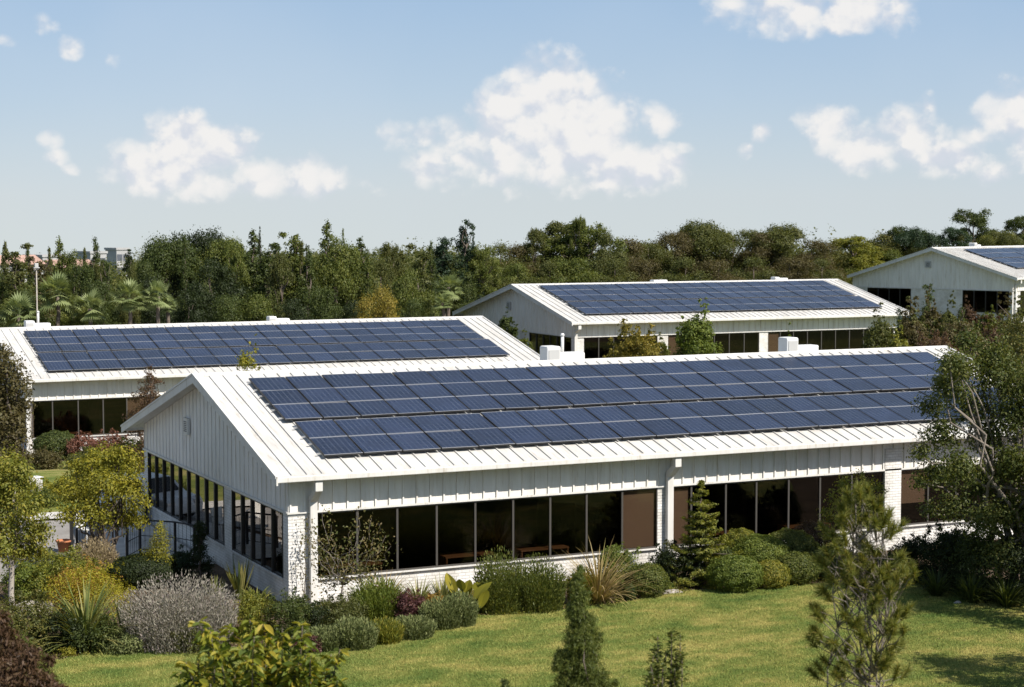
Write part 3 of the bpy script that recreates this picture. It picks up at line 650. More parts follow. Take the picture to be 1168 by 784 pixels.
def array(bo, P, x0, s_lo, s_hi, x1, cols, rows, label):
    Lh = math.hypot(P['Yr']+P['oe'], P['zr']-P['ze']); ang = math.atan2(P['zr']-P['ze'], P['Yr']+P['oe'])
    y = -P['oe']+s_lo*math.cos(ang); z = P['ze']+s_lo*math.sin(ang)
    yaw = bo.rotation_euler.z; c, s = math.cos(yaw), math.sin(yaw); n = Vector((0, -math.sin(ang), math.cos(ang)))*.15
    lx, ly, lz = x0, y+n.y, z+n.z
    e = empty('solar_array', (bo.location.x+c*lx-s*ly, bo.location.y+s*lx+c*ly, bo.location.z+lz))
    e.rotation_euler = (ang, 0, yaw); tag(e, label, 'solar array', 'solar arrays on the white roofs')
    pw = (x1-x0)/cols; ph = (s_hi-s_lo)/rows; me = panel_mesh(pw, ph)
    for j in range(rows):
        r = MB()
        for q in (.22, .78): r.box(-.10, x1-x0+.06, (j+q)*ph-.02, (j+q)*ph+.02, -.09, -.0465)
        r.build('rail', m_rail, e)
        for i in range(cols):
            o = link('solar_panel', me, e); o.location = (i*pw+rs.uniform(-.006, .006), j*ph, rs.uniform(-.004, .004)); o.rotation_euler = (rs.uniform(-.007, .007), rs.uniform(-.009, .009), rs.uniform(-.003, .003))
    r = MB(); k = int((x1-x0)/2.4)
    for i in range(k+1):
        for j in range(rows*2):
            xx = .15+i*(x1-x0-.3)/k; yy = (j/2+.28)*ph; r.box(xx-.03, xx+.03, yy-.03, yy+.03, -.142, -.0905)
    r.build('bracket', m_pframe, e)
    return e
array(b1, P1, .92, 3.74, 7.30, 26.55, 22, 3, 'upper strip of dark blue solar panels, three rows deep, on the nearest roof')
array(b1, P1, 1.12, .93, 3.50, 26.75, 22, 2, 'lower strip of dark blue solar panels, two rows deep, just above the nearest eave')
array(b2, P2, 1.0, 3.80, 7.48, 25.60, 20, 3, 'upper strip of solar panels on the left building behind the nearest one')
array(b2, P2, .9, .75, 3.62, 25.75, 20, 2, 'lower strip of solar panels along the eave of the left building')
array(b3, P3, 1.1, 4.15, 8.05, 23.5, 20, 3, 'upper strip of solar panels on the middle-distance building with two ridge units')
array(b3, P3, 1.05, 1.2, 3.95, 23.6, 20, 2, 'lower strip of solar panels on the middle-distance building with two ridge units')
array(b4, P4, 3.3, 4.6, 7.05, 28, 20, 2, 'upper strip of solar panels on the farthest building at the right edge')
array(b4, P4, 3.3, 1.95, 4.45, 28, 20, 2, 'lower strip of solar panels on the farthest building at the right edge')
# ------------------------------------------------------------------ rooftop units
def unit_box(bo, P, x, label, tall=.95, low=.6, wide=1.3, back=.55, pipes=0, flip=False):
    yaw = bo.rotation_euler.z; c, s = math.cos(yaw), math.sin(yaw); y = P['Yr']+back; z = P['zr']-.15
    e = empty('rooftop_unit', (bo.location.x+c*x-s*y, bo.location.y+s*x+c*y, bo.location.z+z), yaw); tag(e, label, 'rooftop unit', 'white units on the roof ridges')
    a = -wide/2; t = wide*.36
    MB().box(a, a+t, -.3, .3, .0-.25, tall-.1).build('housing', m_unit, e, bevel=.06)
    MB().box(a+t+.004, a+wide, -.26, .26, -.25, low-.1).build('duct_box', m_unit, e, bevel=.05)
    MB().box(a+.06, a+t-.06, -.32, -.302, .1, tall-.22).build('grille', m_vent, e)
    for k in range(pipes):
        MB().tube([(a+t+.25+k*.26, .1, low-.15), (a+t+.25+k*.26, .1, low+.45+k*.1)], .055, 8).build('vent_pipe', m_unit, e, smooth=True)
        MB().tube([(a+t+.25+k*.26, .1, low+.45+k*.1), (a+t+.25+k*.26, .1, low+.53+k*.1)], [.085, .05], 8).build('pipe_cowl', m_unit, e, smooth=True)
    return e
def xr(bo, P, px):   # ridge position under a picture column
    yaw = bo.rotation_euler.z; lo, hi = -5, 60
    for _ in range(40):
        m = (lo+hi)/2; p = Vector((bo.location.x+math.cos(yaw)*m-math.sin(yaw)*P['Yr'], bo.location.y+math.sin(yaw)*m+math.cos(yaw)*P['Yr'], 8))-Vector((CX, CY, CZ))
        if 584+FPX*p.dot(vR)/p.dot(vF) < px: lo = m
        else: hi = m
    return lo
unit_box(b1, P1, xr(b1, P1, 648), 'white unit with pipes behind the middle of the nearest roof ridge', .75, .52, 1.45, .4, 1)
unit_box(b1, P1, xr(b1, P1, 919), 'stepped white unit towards the right end of the nearest roof ridge', .78, .48, 1.4, .4)
unit_box(b2, P2, xr(b2, P2, 43), 'white unit with tall mast at the left end of the left roof ridge', .62, .48, 1.3, .35, 1)
unit_box(b2, P2, xr(b2, P2, 319), 'low white unit mid-ridge on the left building', .55, .42, 1.2, .35)
unit_box(b3, P3, xr(b3, P3, 754), 'left of two small white units on the middle-distance ridge', .42, .42, 1.1, .3)
unit_box(b3, P3, xr(b3, P3, 892), 'right of two small white units on the middle-distance ridge', .5, .42, 1.1, .3)
unit_box(b4, P4, xr(b4, P4, 1117), 'white unit on the ridge of the farthest building', .62, .45, 1.2, .4)
# ------------------------------------------------------------------ far town, lamp posts
def far_block(px, top, d, w, dep, label, tiled=False, yaw=.3, floors=3):
    x, y, t = At(px, d); g = gzf(x, y); z1 = ztop(top, t); h = z1-g; e = empty('far_building', (x, y, g), yaw); tag(e, label, 'building', 'pale buildings beyond the tree line')
    b = MB(); hh = h*.72 if tiled else h; b.box(-w/2, w/2, -dep/2, dep/2, -2, hh); b.build('wall', m_farwall, e)
    if tiled: MB().prism([(-dep/2-.5, hh), (0, h), (dep/2+.5, hh)], -w/2-.5, w/2+.5).build('roof', m_tile, e)
    else: MB().box(-w/2-.2, w/2+.2, -dep/2-.2, dep/2+.2, hh+.01, hh+.5).build('parapet', m_farwall, e)
    n = max(2, int(w/3.2)); fh = 3.1; k = 1
    while k*fh < hh-.5:
        for i in range(n): xx = -w/2+(i+.5)*w/n; MB().box(xx-.7, xx+.7, -dep/2-.05, -dep/2-.01, hh-k*fh+.6, hh-k*fh+2.1).build('window', m_farwin, e)
        k += 1
far_block(135, 285, 420, 3.2, 5, 'narrow white tower block above the trees at left', floors=5)
far_block(52, 293, 380, 5, 8, 'pale flat-roofed building beyond the trees at far left', floors=3)
far_block(106, 289, 400, 4, 6, 'low white building just left of the narrow white tower', floors=3)
far_block(10, 291, 330, 10, 8, 'pale house with terracotta roof at the left edge beyond the trees', True)
far_block(78, 296, 340, 8, 9, 'brown-roofed house between trees left of the white tower', True)
far_block(560, 300, 420, 12, 9, 'pale roof glimpsed beyond trees left of the middle building', True)
def lamp_post(px, base_d, top, label):
    x, y, t = At(px, base_d); g = gzf(x, y); h = ztop(top, t)-g; e = empty('street_lamp', (x, y, g)); tag(e, label, 'street lamp')
    MB().tube([(0, 0, -.2), (0, 0, h)], [.05, .035], 8).build('pole', m_palebark, e, smooth=True)
    MB().box(-.16, .16, -.16, .16, h+.003, h+.05).build('cap', m_vent, e, bevel=.01)
    MB().box(-.10, .10, -.10, .10, h+.055, h+.28).build('lamp_head', m_vent, e, bevel=.02)
lamp_post(43, 101, 306, 'thin pale street lamp in front of the trees above the left roof end')
# ------------------------------------------------------------------ garden: generic placement
used = []
def put(name, me_list, x, y, label, cat, group=None, rz=None, scale=1., dz=0.):
    """me_list: [(part name, mesh)], one mesh -> single object, else Empty + parts"""
    rz = rs.uniform(0, 6.28) if rz is None else rz; g = gzf(x, y)+.02+dz
    if len(me_list) == 1:
        o = link(name, me_list[0][1]); o.location = (x, y, g)
    else:
        o = empty(name, (x, y, g)); 
        for n, m in me_list: link(n, m, o)
    o.rotation_euler = (0, 0, rz); o.scale = (scale,)*3 if not hasattr(scale, '__len__') else scale
    return tag(o, label, cat, group)
SEED = [100]
def sd_(): SEED[0] += 7; return SEED[0]
def shrub(px, base, w, h, key, label, kind='shrub', n=None, size=.07, depth=None, name='shrub', push=.35, group=None, cat='shrub', **kw):
    """w,h are the size it has in the photo; base = picture row of its foot (front), or depth in metres"""
    if depth: x, y, t = At(px, depth)
    else:
        x, y, t = G(px, base); d = ray(px, base); k = w/2/FPX*t*push*1.6; x += d.x*k; y += d.y*k; t += k
    R = w/2/FPX*t*1.12; H = h/FPX*t*1.08; s = sd_()
    if depth: H = max(.3, ztop(base, t)-gzf(x, y))       # here base = picture row of the TOP
    nn = n or int(min(30000, max(1800, 4600*R*(R+H)/(size/.07)**1.6)))
    if kind == 'shrub': me = shrub_mesh(R, H, key, s, nn, size, **kw)
    elif kind == 'clip': me = clip_mesh(R, H, key, s, int(nn*2.4), size*.85)
    elif kind == 'upright': me = upright_mesh(R, H, key, s, **kw)
    me.name = name
    return put(name, [('foliage', me)], x, y, label, cat, group)
def straps(px, base, w, h, key, label, n=60, lw=.05, droop=.9, spread=.8, stiff=False, name='strap_leaf_plant', **kw):
    x, y, t = G(px, base); l = math.hypot(h, w*.4)/FPX*t*1.12; n = int(n*1.6); lw *= 1.1
    me = strap_mesh(n, l, lw, key, sd_(), droop, spread, 6, stiff); me.name = name
    return put(name, [('f', me)], x, y, label, 'plant')
def shaped_tree(base, blobs, key, label, n, size, seed, spread=.5, name='tree', aspect=.55, clus=.2, inner=.35, trunk_r=.09, bark=None, fork=.25, up=0., limbs=10, stems=1, cat='tree', twig=0, per=8, squash=1.):
    """base: (x,y,t); blobs: (px, py, r_px) lobes of the crown, each given its own depth around the trunk"""
    x, y, t = base; g = gzf(x, y); rg = np.random.default_rng(seed); o = Vector((x, y, g)); bl = []
    xs = [b[0] for b in blobs]; wd_ = (max(xs)-min(xs))/FPX*t
    for i, (px, py, r) in enumerate(blobs):
        dep = t+rg.uniform(-1, 1)*spread*max(wd_, .6); p = Vector((CX, CY, CZ))+ray(px, py)*dep-o; bl.append(((p.x, p.y, p.z), r/FPX*dep))
    V, rn = blobleaves(bl, n, size, rg, aspect, clus=clus, per=per, inner=inner, up=up, squash=squash)
    crown = fastmesh('crown', V, 4, L[key], rn); paths = []; zc = np.array([b[0] for b in bl]); c = zc.mean(0); zlo = zc[:, 2].min()
    for s in range(stems):
        off = rg.normal(size=2)*.12*(stems > 1); top = (c[0]*.8+off[0]*4, c[1]*.8+off[1]*4, zc[:, 2].max()*.85)
        fz = max(fork*zc[:, 2].max(), .2); m = (c[0]*.15+off[0], c[1]*.15+off[1], fz)
        p1, r1 = limb((off[0]*.5, off[1]*.5, -.3), m, trunk_r, trunk_r*.8, rg, 3, .02); p2, r2 = limb(m, top, trunk_r*.8, trunk_r*.15, rg, 6, .05)
        paths += [(p1+p2[1:], r1+r2[1:])]
        for i in rg.choice(len(bl), min(limbs, len(bl)), replace=False):
            b = bl[i][0]; f = rg.uniform(0, .5); st = np.array(p2[int(f*6)]); paths.append(limb(st, b, trunk_r*.42, trunk_r*.10, rg, 5, .10))
            for _ in range(twig): q = np.array(b)+rg.normal(size=3)*bl[i][1]*.8; paths.append(limb(b, q, trunk_r*.12, trunk_r*.04, rg, 3, .1))
    return put(name, [('crown', crown), ('trunk', tube_mesh('trunk', paths, bark or m_bark))], x, y, label, cat, rz=0.)
# -- background trees -------------------------------------------------
PROTO = {}
def proto(form, key, v=0):
    k = (form, key, v)
    if k not in PROTO: PROTO[k] = tree_meshes(form, 10, {'dome': 7, 'spire': 4, 'column': 3, 'open': 5, 'cloud': 7.5}[form], key, len(PROTO)*13+5, n={'dome': 30000, 'spire': 18000, 'column': 18000, 'open': 18000, 'cloud': 30000}[form], size=.155, gaps=.5)
    return PROTO[k]
BASEW = {'dome': 7, 'spire': 4, 'column': 3, 'open': 5, 'cloud': 7.5}
FORMW = {'dome': 'bushy tree', 'spire': 'pointed conifer', 'column': 'columnar tree', 'open': 'loose tree', 'cloud': 'broad-topped tree'}
KEYW = {'autumn': 'autumn-tinted', 'dark': 'dark green', 'deep': 'very dark green', 'mid': 'mid green', 'olive': 'olive green', 'brown': 'brownish', 'gold': 'golden yellow', 'yellowgreen': 'yellow-green', 'blue': 'blue-green',  'lime': 'lime green'}
ZN = [(30, 'at the left edge'), (60, 'left of the street lamp'), (90, 'right of the street lamp'), (125, 'below the white tower'), (165, 'behind the first fan palm'), (215, 'behind the second fan palm'), (245, 'left of the left roof unit'), (275, 'just left of the mid-ridge unit'), (310, 'left above the mid-ridge unit'), (345, 'right above the mid-ridge unit'), (380, 'well left of the golden tree'), (410, 'left of the golden tree'), (450, 'over the golden tree'), (480, 'right of the golden tree'), (512, 'by the round-crowned palm'), (545, 'left of the middle gable'), (585, 'over the middle gable'), (612, 'over the middle gable peak'), (635, 'over the first middle panels'), (665, 'over the middle roof left end'), (690, 'left over the middle roof'), (720, 'left of the ridge unit pair'), (750, 'over the left small unit'), (790, 'right of the left small unit'), (825, 'mid-way between the small units'), (860, 'left of the right small unit'), (895, 'over the right small unit'), (930, 'right of the right small unit'), (960, 'by the middle roof right end'), (1000, 'left of the farthest gable'), (1040, 'over the farthest left eave'), (1075, 'over the farthest gable peak'), (1100, 'left of the farthest ridge unit'), (1135, 'over the farthest ridge unit'), (1175, 'at the right edge'), (9999, 'cut by the right edge')]
def zone(px):
    for a, s in ZN:
        if px < a: return s
seen_labels = {}
def bgtree(px, top, wpx, d, form, key, v=0, label=None):
    if 493 < px < 560: d = max(d, 135+d*.02)
    if 938 < px: d = max(d, 172+d*.1)
    x, y, t = At(px, d); g = gzf(x, y); H = ztop(top, t)-g; Wm = wpx/FPX*t; cr, tr = proto(form, key, v)
    row = 'low' if top > 314 else 'half-hidden' if top > 289 else 'tall' if top < 262 else 'mid-height'
    lab = label or f"{row} {KEYW[key]} {FORMW[form]} {zone(px)}"
    grp = 'trees of the distant tree line'
    Wm *= 1.12 if form in ('dome', 'cloud') else 1.3
    o = put({'spire': 'conifer_tree', 'column': 'cypress_tree'}.get(form, 'broadleaf_tree'), [('crown', cr), ('trunk', tr)], x, y, lab, 'tree', grp, scale=(Wm/BASEW[form], Wm/BASEW[form], H/10))
    return o
T = [(20,284,46,116,'column','olive'),(-8,290,50,118,'dome','dark'),(48,296,40,118,'column','brown'),(69,270,40,120,'spire','mid'),(90,300,40,114,'open','dark'),(110,272,34,118,'spire','dark'),(122,296,22,114,'column','dark',1),(150,284,44,122,'spire','deep'),(168,294,50,118,'dome','dark',1),
 (196,262,80,124,'cloud','dark'),(226,253,90,126,'cloud','deep'),(258,267,76,124,'cloud','mid'),(290,264,56,120,'spire','dark'),(240,292,80,114,'dome','deep'),(304,284,42,116,'column','dark'),(318,280,42,122,'spire','deep'),(336,268,44,120,'column','mid'),(352,280,46,116,'spire','dark',1),(374,251,46,124,'spire','mid'),(384,268,70,118,'dome','mid'),(412,272,50,122,'spire','dark'),(436,294,60,118,'dome','olive'),(458,286,44,122,'spire','olive'),(480,284,40,118,'column','olive'),(506,272,44,122,'column','blue'),(529,257,34,124,'column','blue',1),(518,290,60,116,'dome','dark'),(547,283,40,130,'open','mid'),(470,305,60,112,'dome','mid'),(500,318,46,111,'dome','dark',1),
 (30,325,60,110,'dome','dark'),(85,335,50,110,'dome','mid'),(215,330,70,111,'dome','deep'),(255,335,70,110,'dome','dark',1),(295,332,66,110,'dome','mid'),(335,338,66,109,'dome','deep'),(375,325,60,110,'dome','dark'),(405,340,50,109,'dome','deep'),(470,338,50,109,'dome','dark'),(120,318,60,112,'dome','dark',1),(170,312,60,114,'dome','deep'),(530,320,50,112,'dome','olive'),
 (570,276,66,148,'dome','olive'),(598,276,70,150,'dome','brown'),(560,300,60,140,'dome','olive'),(628,268,60,152,'open','mid'),(645,254,64,154,'open','olive'),(672,256,64,150,'open','mid'),(690,262,54,148,'dome','olive'),(712,270,66,152,'dome','brown'),(738,268,60,156,'cloud','olive'),(768,262,70,158,'cloud','brown'),(800,249,90,160,'cloud','olive',1),(838,254,84,162,'cloud','olive'),(866,264,60,158,'dome','brown'),(890,253,84,160,'cloud','olive',1),(925,272,70,158,'dome','brown'),(950,278,60,150,'dome','autumn'),(972,270,56,160,'open','yellowgreen'),
 (985,282,60,150,'dome','yellowgreen'),(1006,266,66,185,'dome','autumn'),(1034,253,64,190,'cloud','blue'),(1056,268,50,186,'dome','olive'),(1084,262,44,190,'open','blue'),(1108,238,46,196,'open','dark'),(1140,256,50,190,'cloud','olive'),(1166,246,44,196,'open','dark'),(1125,268,60,186,'dome','yellowgreen'),(1180,262,60,186,'dome','olive'),
 (590,298,70,142,'dome','mid'),(625,296,70,142,'dome','olive'),(660,292,80,142,'dome','mid'),(700,294,76,143,'dome','olive'),(740,294,76,144,'dome','brown'),(780,292,80,144,'dome','olive'),(820,294,80,145,'dome','brown'),(860,292,80,146,'dome','olive'),(900,292,80,146,'dome','brown'),(935,294,70,147,'dome','olive'),(965,296,60,147,'dome','mid'),(955,310,44,140,'dome','yellowgreen'),(1015,282,60,170,'dome','mid')]
T += [(298,258,14,117,'spire','deep'),(212,270,20,118,'spire','dark'),(8,276,26,122,'spire','olive'),(34,279,24,121,'spire','dark'),(58,283,22,119,'spire','olive',1),(84,288,26,120,'open','mid'),(98,284,22,122,'spire','olive',1),(116,300,20,116,'open','olive',1),(152,300,30,113,'dome','olive'),(392,262,18,120,'spire','mid',1),(420,288,24,117,'spire','mid'),(446,280,26,121,'open','olive',1),(492,276,24,120,'spire','dark'),(540,270,22,124,'spire','blue'),(345,276,24,118,'spire','olive',1),(322,290,30,114,'open','olive'),(268,280,30,116,'open','mid'),
 (1046,262,24,186,'open','dark'),(1022,258,22,190,'open','dark'),(1094,266,30,184,'dome','olive'),(1150,264,40,184,'dome','yellowgreen',1),(660,248,16,150,'open','mid',1),(610,262,24,150,'open','olive')]
for q in T: bgtree(*q)
bgtree(436, 324, 66, 107, 'dome', 'dullgold', 0, 'golden yellow tree low in front of dark trees above the left roof')
# far wooded band closing the view between trunks, reads as one mass
def woodland():
    rg = np.random.default_rng(77); bl = []
    for _ in range(2600):
        px = rg.uniform(-150, 1320); d = 215*(4.2**rg.uniform(0, 1)); x, y, t = At(px, d); g = gzf(x, y); r = rg.uniform(1.6, 3.2)*(1+d/900)
        hh = (1.2 if px < 160 else 3. if px < 560 else 1.4)*(1+d/1500); bl.append(((x, y, g+rg.uniform(.2, 1.)*hh), r))
    V, rn = blobleaves(bl, 260000, .42, rg, .7, clus=.4, per=10, inner=.5, squash=.9)
    o = link('distant_woodland', fastmesh('distant_woodland', V, 4, L['olive'], rn)); tag(o, 'distant wood closing the view behind the separate trees', 'woodland', kind='stuff')
woodland()
# -- palms ---------------------------------------------------------------
def palm(px, d, top, wpx, label, key='palm', seed=1, fan=True):
    x, y, t = At(px, d); g = gzf(x, y); H = ztop(top, t)-g; R = wpx/2/FPX*t*1.25; rg = np.random.default_rng(seed); hub = np.array([0, 0, H-R*.75]); Q = []; rn = []
    for i in range(46):
        a = rg.uniform(0, 6.28); e = rg.uniform(-.7, 1.35); dirv = np.array([math.cos(a)*math.cos(e), math.sin(a)*math.cos(e), math.sin(e)]); ln = R*rg.uniform(.8, 1.1)
        sd = unit(np.cross(dirv, [0, 0, 1.])); nrm = np.cross(sd, dirv); c = hub+dirv*ln*.45; rr = rg.uniform()
        for k in range(13):
            th = (k-6)/6*1.25; dd = dirv*math.cos(th)+sd*math.sin(th)*1.; e1 = c+dd*ln*.55*(1-.2*abs(th)); e1[2] -= .10*ln*(1+abs(th)); w = nrm*.0+np.cross(dd, nrm)*.032*ln
            Q.append([c, c+(e1-c)*.55+w, e1, c+(e1-c)*.55-w]); rn.append(rr*.6+rg.uniform()*.4)
        Q.append([hub, hub+sd*.02, c+sd*.02, c-sd*.02]); rn.append(.3)
    cr = fastmesh('crown', np.array(Q), 4, L[key], np.array(rn)); tr = tube_mesh('trunk', [limb((0, 0, -.3), tuple(hub), .15, .11, rg, 6, .02)], m_bark)
    put('palm_tree', [('crown', cr), ('trunk', tr)], x, y, label, 'palm', 'palms above the left roof')
palm(148, 107, 320, 44, 'left of two pale green fan palms above the left roof', seed=1)
palm(181, 107.5, 321, 38, 'right of two pale green fan palms above the left roof', seed=2)
palm(103, 108, 332, 44, 'palm with drooping fronds left of the two fan palms', seed=3)
palm(66, 108, 312, 50, 'dark palm right of the thin lamp post', seed=4)
palm(22, 107, 336, 50, 'palm just left of the unit with the mast', seed=5)
palm(192, 109, 338, 22, 'smallest palm beside the two fan palms', seed=6)
palm(512, 110, 312, 34, 'round-crowned palm left of the middle building gable', seed=7)
palm(505, 109, 334, 24, 'low palm in the dark trees left of the middle gable', seed=8)
# -- planting between the buildings -------------------------------------------------
def mid(px, d, top, w, key, label, **kw): shrub(px, top, w, 0, key, label, depth=d, **kw)
mid(727, 84, 379, 78, 'dullgold', 'golden-green bush behind the nearest ridge before a dark window of the middle building', size=.10)
mid(795, 83, 363, 56, 'bright', 'bright green bush behind the nearest ridge right of the golden-green bush', size=.11)
mid(752, 86, 390, 30, 'mid', 'small green bush between two larger bushes behind the nearest ridge', size=.1)
mid(578, 112, 362, 26, 'dark', 'green tree top left of the middle building gable windows', size=.12, name='small_tree', cat='tree')
mid(597, 110, 384, 20, 'mid', 'low green bush at the corner where two roofs meet', size=.1)
mid(283, 66.5, 400, 40, 'lime', 'tall lime green shrub peeping over the nearest ridge', size=.09, n=3200)
mid(1004, 80, 366, 46, 'olive', 'rounded olive bush at the right end of the middle building', size=.1)
mid(1042, 82, 366, 60, 'brown', 'wide brownish bush right of the middle roof end', size=.1)
mid(1092, 84, 366, 60, 'brown', 'brown-green bush in front of the farthest building', size=.1)
mid(1130, 82, 372, 50, 'bronze', 'reddish brown bush in front of the farthest building windows', size=.1)
mid(1070, 76, 384, 70, 'bronze', 'low reddish shrub just beyond the right roof end', size=.09)
mid(1110, 74, 388, 60, 'tan', 'dry tan shrub beyond the right roof end', size=.09)
mid(1026, 78, 386, 40, 'yellowgreen', 'low yellow-green shrub beyond the right roof end', size=.09)
mid(1150, 70, 392, 60, 'olive', 'olive shrub behind the large right tree', size=.09)
mid(900, 76, 397, 30, 'bright', 'small bright plant tip showing over the nearest ridge near the stepped unit', size=.08)
for i_, (px_, tp_, k_, w_) in enumerate([(1040,358,'olive',34),(1062,352,'brown',36),(1084,356,'olive',34),(1104,350,'bronze',34),(1124,357,'mid',36),(1146,352,'brown',38),(1166,350,'olive',36),(1076,372,'olive',50),(1116,376,'brown',50),(1150,374,'olive',50),(1034,376,'mid',40)]):
    mid(px_, 100-(tp_-350)*.7, tp_, w_, k_, f"{dict(olive='olive green', brown='brownish', mid='mid green', bronze='reddish brown')[k_]} shrub in the border before the farthest building, {['first','second','third','fourth','fifth','sixth','seventh','eighth','ninth','tenth','eleventh'][i_]} of eleven", size=.12, group='border shrubs before the farthest building')
def conical(px, top, w, depth, key, label, base=None, n=5000, size=.08, form='spire', name='conifer_tree', cat='tree', seed=None, aspect=.4, trunk=None):
    if base is not None: x, y, t = G(px, base)
    else: x, y, t = At(px, depth)
    H = ztop(top, t)-gzf(x, y); W_ = w/FPX*t; cr, tr = tree_meshes(form, H, W_, key, seed or sd_(), n, size, trunk, aspect, .3)
    return put(name, [('crown', cr), ('trunk', tr)], x, y, label, cat)
conical(1058, 322, 26, 104, 'dark', 'green columnar shrub against the white wall of the farthest building', form='column', n=4000, size=.14)
conical(1025, 352, 14, 92, 'blue', 'tiny dark conifer at the right tip of the middle roof', n=1800, size=.1)
conical(1096, 350, 18, 92, 'dark', 'small dark conifer in front of the farthest building', n=1800, size=.1)
conical(171, 419, 112, 74, 'bronze', 'small reddish brown conifer behind the nearest gable peak', n=16000, size=.10)
mid(62, 85.5, 494, 46, 'dark', 'round dark green clipped bush under the left building windows', kind='clip', size=.09)
mid(92, 84.5, 497, 34, 'red', 'red-leaved shrub under the left building windows', size=.09)
mid(124, 84, 496, 44, 'red', 'pinkish red shrub right of the other red one under the left windows', size=.09)
mid(150, 83, 502, 40, 'dark', 'dark green shrub beside the nearest gable under the left windows', size=.09)
mid(100, 80, 516, 60, 'olive', 'low mixed border in front of the red shrubs', size=.08)
mid(45, 80, 514, 44, 'brown', 'low brownish border plants in front of the clipped bush', size=.08)
mid(150, 78, 514, 30, 'bright', 'low green plant next to the nearest gable wall', size=.08)
mid(66, 69, 548, 56, 'lime', 'yellow-green shrub on the far grass right of the white box', size=.08)
mid(20, 70, 540, 50, 'yellowgreen', 'yellow-green shrub left of the white box', size=.08)
mid(48, 66, 562, 40, 'mid', 'small green shrub in front of the white box', size=.07)
# -- left garden ---------------------------------------------------------------------
def box_thing():
    x, y, t = G(38, 569); e = empty('utility_cabinet', (x, y, gzf(x, y)), .35); tag(e, 'small white cabinet standing on the far grass at left', 'cabinet')
    MB().box(-.3, .3, -.2, .2, 0, .80).build('cabinet_body', m_unit, e, bevel=.02); MB().box(-.33, .33, -.23, .23, .803, .85).build('lid', m_unit, e, bevel=.01)
    MB().box(-.25, .25, -.212, -.202, .08, .74).build('door', m_vent, e); MB().box(-.4, .4, -.3, .3, -.2, .06).build('plinth', m_concrete, e)
box_thing()
shaped_tree(G(20, 640), [(8,425,20),(18,445,20),(5,460,26),(22,470,18),(12,490,22),(24,500,14),(0,505,26),(14,518,16),(-12,440,30),(-14,480,30),(4,405,12)], 'brown', 'dark bronze-green tree at the left edge in front of the left building', 11000, .10, 3, name='broadleaf_tree', trunk_r=.12)
shaped_tree(G(14, 712), [(6,540,26),(18,566,20),(2,575,28),(36,585,20),(14,600,26),(42,612,20),(30,632,22),(4,630,28),(48,632,10),(-14,560,30),(-16,610,30),(20,545,18)], 'yellowgreen', 'slim tree with yellow-green leaves and pale trunk at the left edge', 15000, .085, 4, name='broadleaf_tree', trunk_r=.085, bark=m_palebark, fork=.35, inner=.25)
shaped_tree(G(122, 655), [(95,545,22),(120,532,24),(145,535,20),(88,570,22),(115,560,26),(145,560,22),(158,575,14),(78,590,14),(105,592,22),(132,590,24),(152,596,16),(104,530,14),(134,522,12)], 'lime', 'spreading yellow-green maple-like tree left of the nearest gable', 16000, .085, 5, name='broadleaf_tree', trunk_r=.08, fork=.2, stems=3, limbs=7)
shaped_tree(G(178, 668), [(183,602,6),(183,611,9),(183,622,11),(181,634,14),(172,642,15),(162,650,12),(188,644,12),(176,654,18),(190,656,12)], 'lime', 'small golden conifer with a leaning tip beside the terrace railing', 7000, .05, 6, name='conifer_tree', trunk_r=.03, spread=.25, inner=.5, cat='tree')
conical(229, 598, 32, 0, 'deep', 'dark conical shrub against the nearest gable wall', base=668, n=6000, size=.06)
shrub(208, 668, 36, 34, 'blue', 'dark blue-green shrub left of the dark conical shrub', size=.06)
shrub(165, 672, 74, 30, 'deep', 'dark clipped hedge below the golden conifer', kind='clip', size=.06)
shrub(140, 668, 26, 26, 'lime', 'small yellow-green shrub at the left end of the dark hedge', size=.05)
shrub(108, 668, 50, 42, 'tan', 'dry brown grassy shrub left of the dark hedge', kind='upright', n=None, size=.06)
shrub(72, 686, 86, 46, 'yellowgreen', 'wide yellow-green shrub beside the boulders', size=.06)
shrub(30, 690, 60, 40, 'bright', 'bright green shrub left of the boulders', size=.06)
def boulder(px, base, w, h, label, seed):
    rg = np.random.default_rng(seed); x, y, t = G(px, base); import bmesh
    bm = bmesh.new(); bmesh.ops.create_icosphere(bm, subdivisions=4, radius=1)
    ph = rg.uniform(0, 6, 6)
    for v in bm.verts:
        c = v.co; f = 1+.13*math.sin(c.x*3+ph[0])*math.cos(c.y*3+ph[1])+.08*math.sin(c.z*6+ph[2]+c.x*4)+.03*math.sin(c.x*13+ph[3])*math.sin(c.y*12)
        v.co = (c.x*f*w/2/FPX*t, c.y*f*w/2.4/FPX*t, c.z*f*h/FPX*t*.9)
    me = bpy.data.meshes.new('boulder'); bm.to_mesh(me); bm.free(); me.materials.append(m_rock); me.polygons.foreach_set('use_smooth', [True]*len(me.polygons))
    put('boulder', [('b', me)], x, y, label, 'boulder', rz=.3)
boulder(34, 702, 36, 17, 'pale boulder nearest the slim tree trunk at left', 1)
boulder(54, 700, 26, 15, 'pale boulder right of its larger neighbour at left', 2)
boulder(232+118, 735, 14, 6, 'flat grey stone at the bed edge left of the sparse tree', 3)
boulder(768, 677, 26, 4, 'flat pale stepping stone beside the round clipped ball', 4)
boulder(1092, 690, 10, 4, 'small pinkish stone in the shaded bed at right', 5)
shrub(96, 716, 100, 56, 'gold', 'mounded shrub topped with yellow and orange flowers beside the grey shrub', size=.05, n=9000, push=.5)
shrub(92, 712, 80, 50, 'orange', 'orange-brown shrub behind the yellow flowering mound', size=.05, n=6000, push=.9)
shrub(205, 748, 128, 66, 'grey', 'large silvery grey shrub with upright shoots by the lawn', kind='upright', n=None, push=.5)
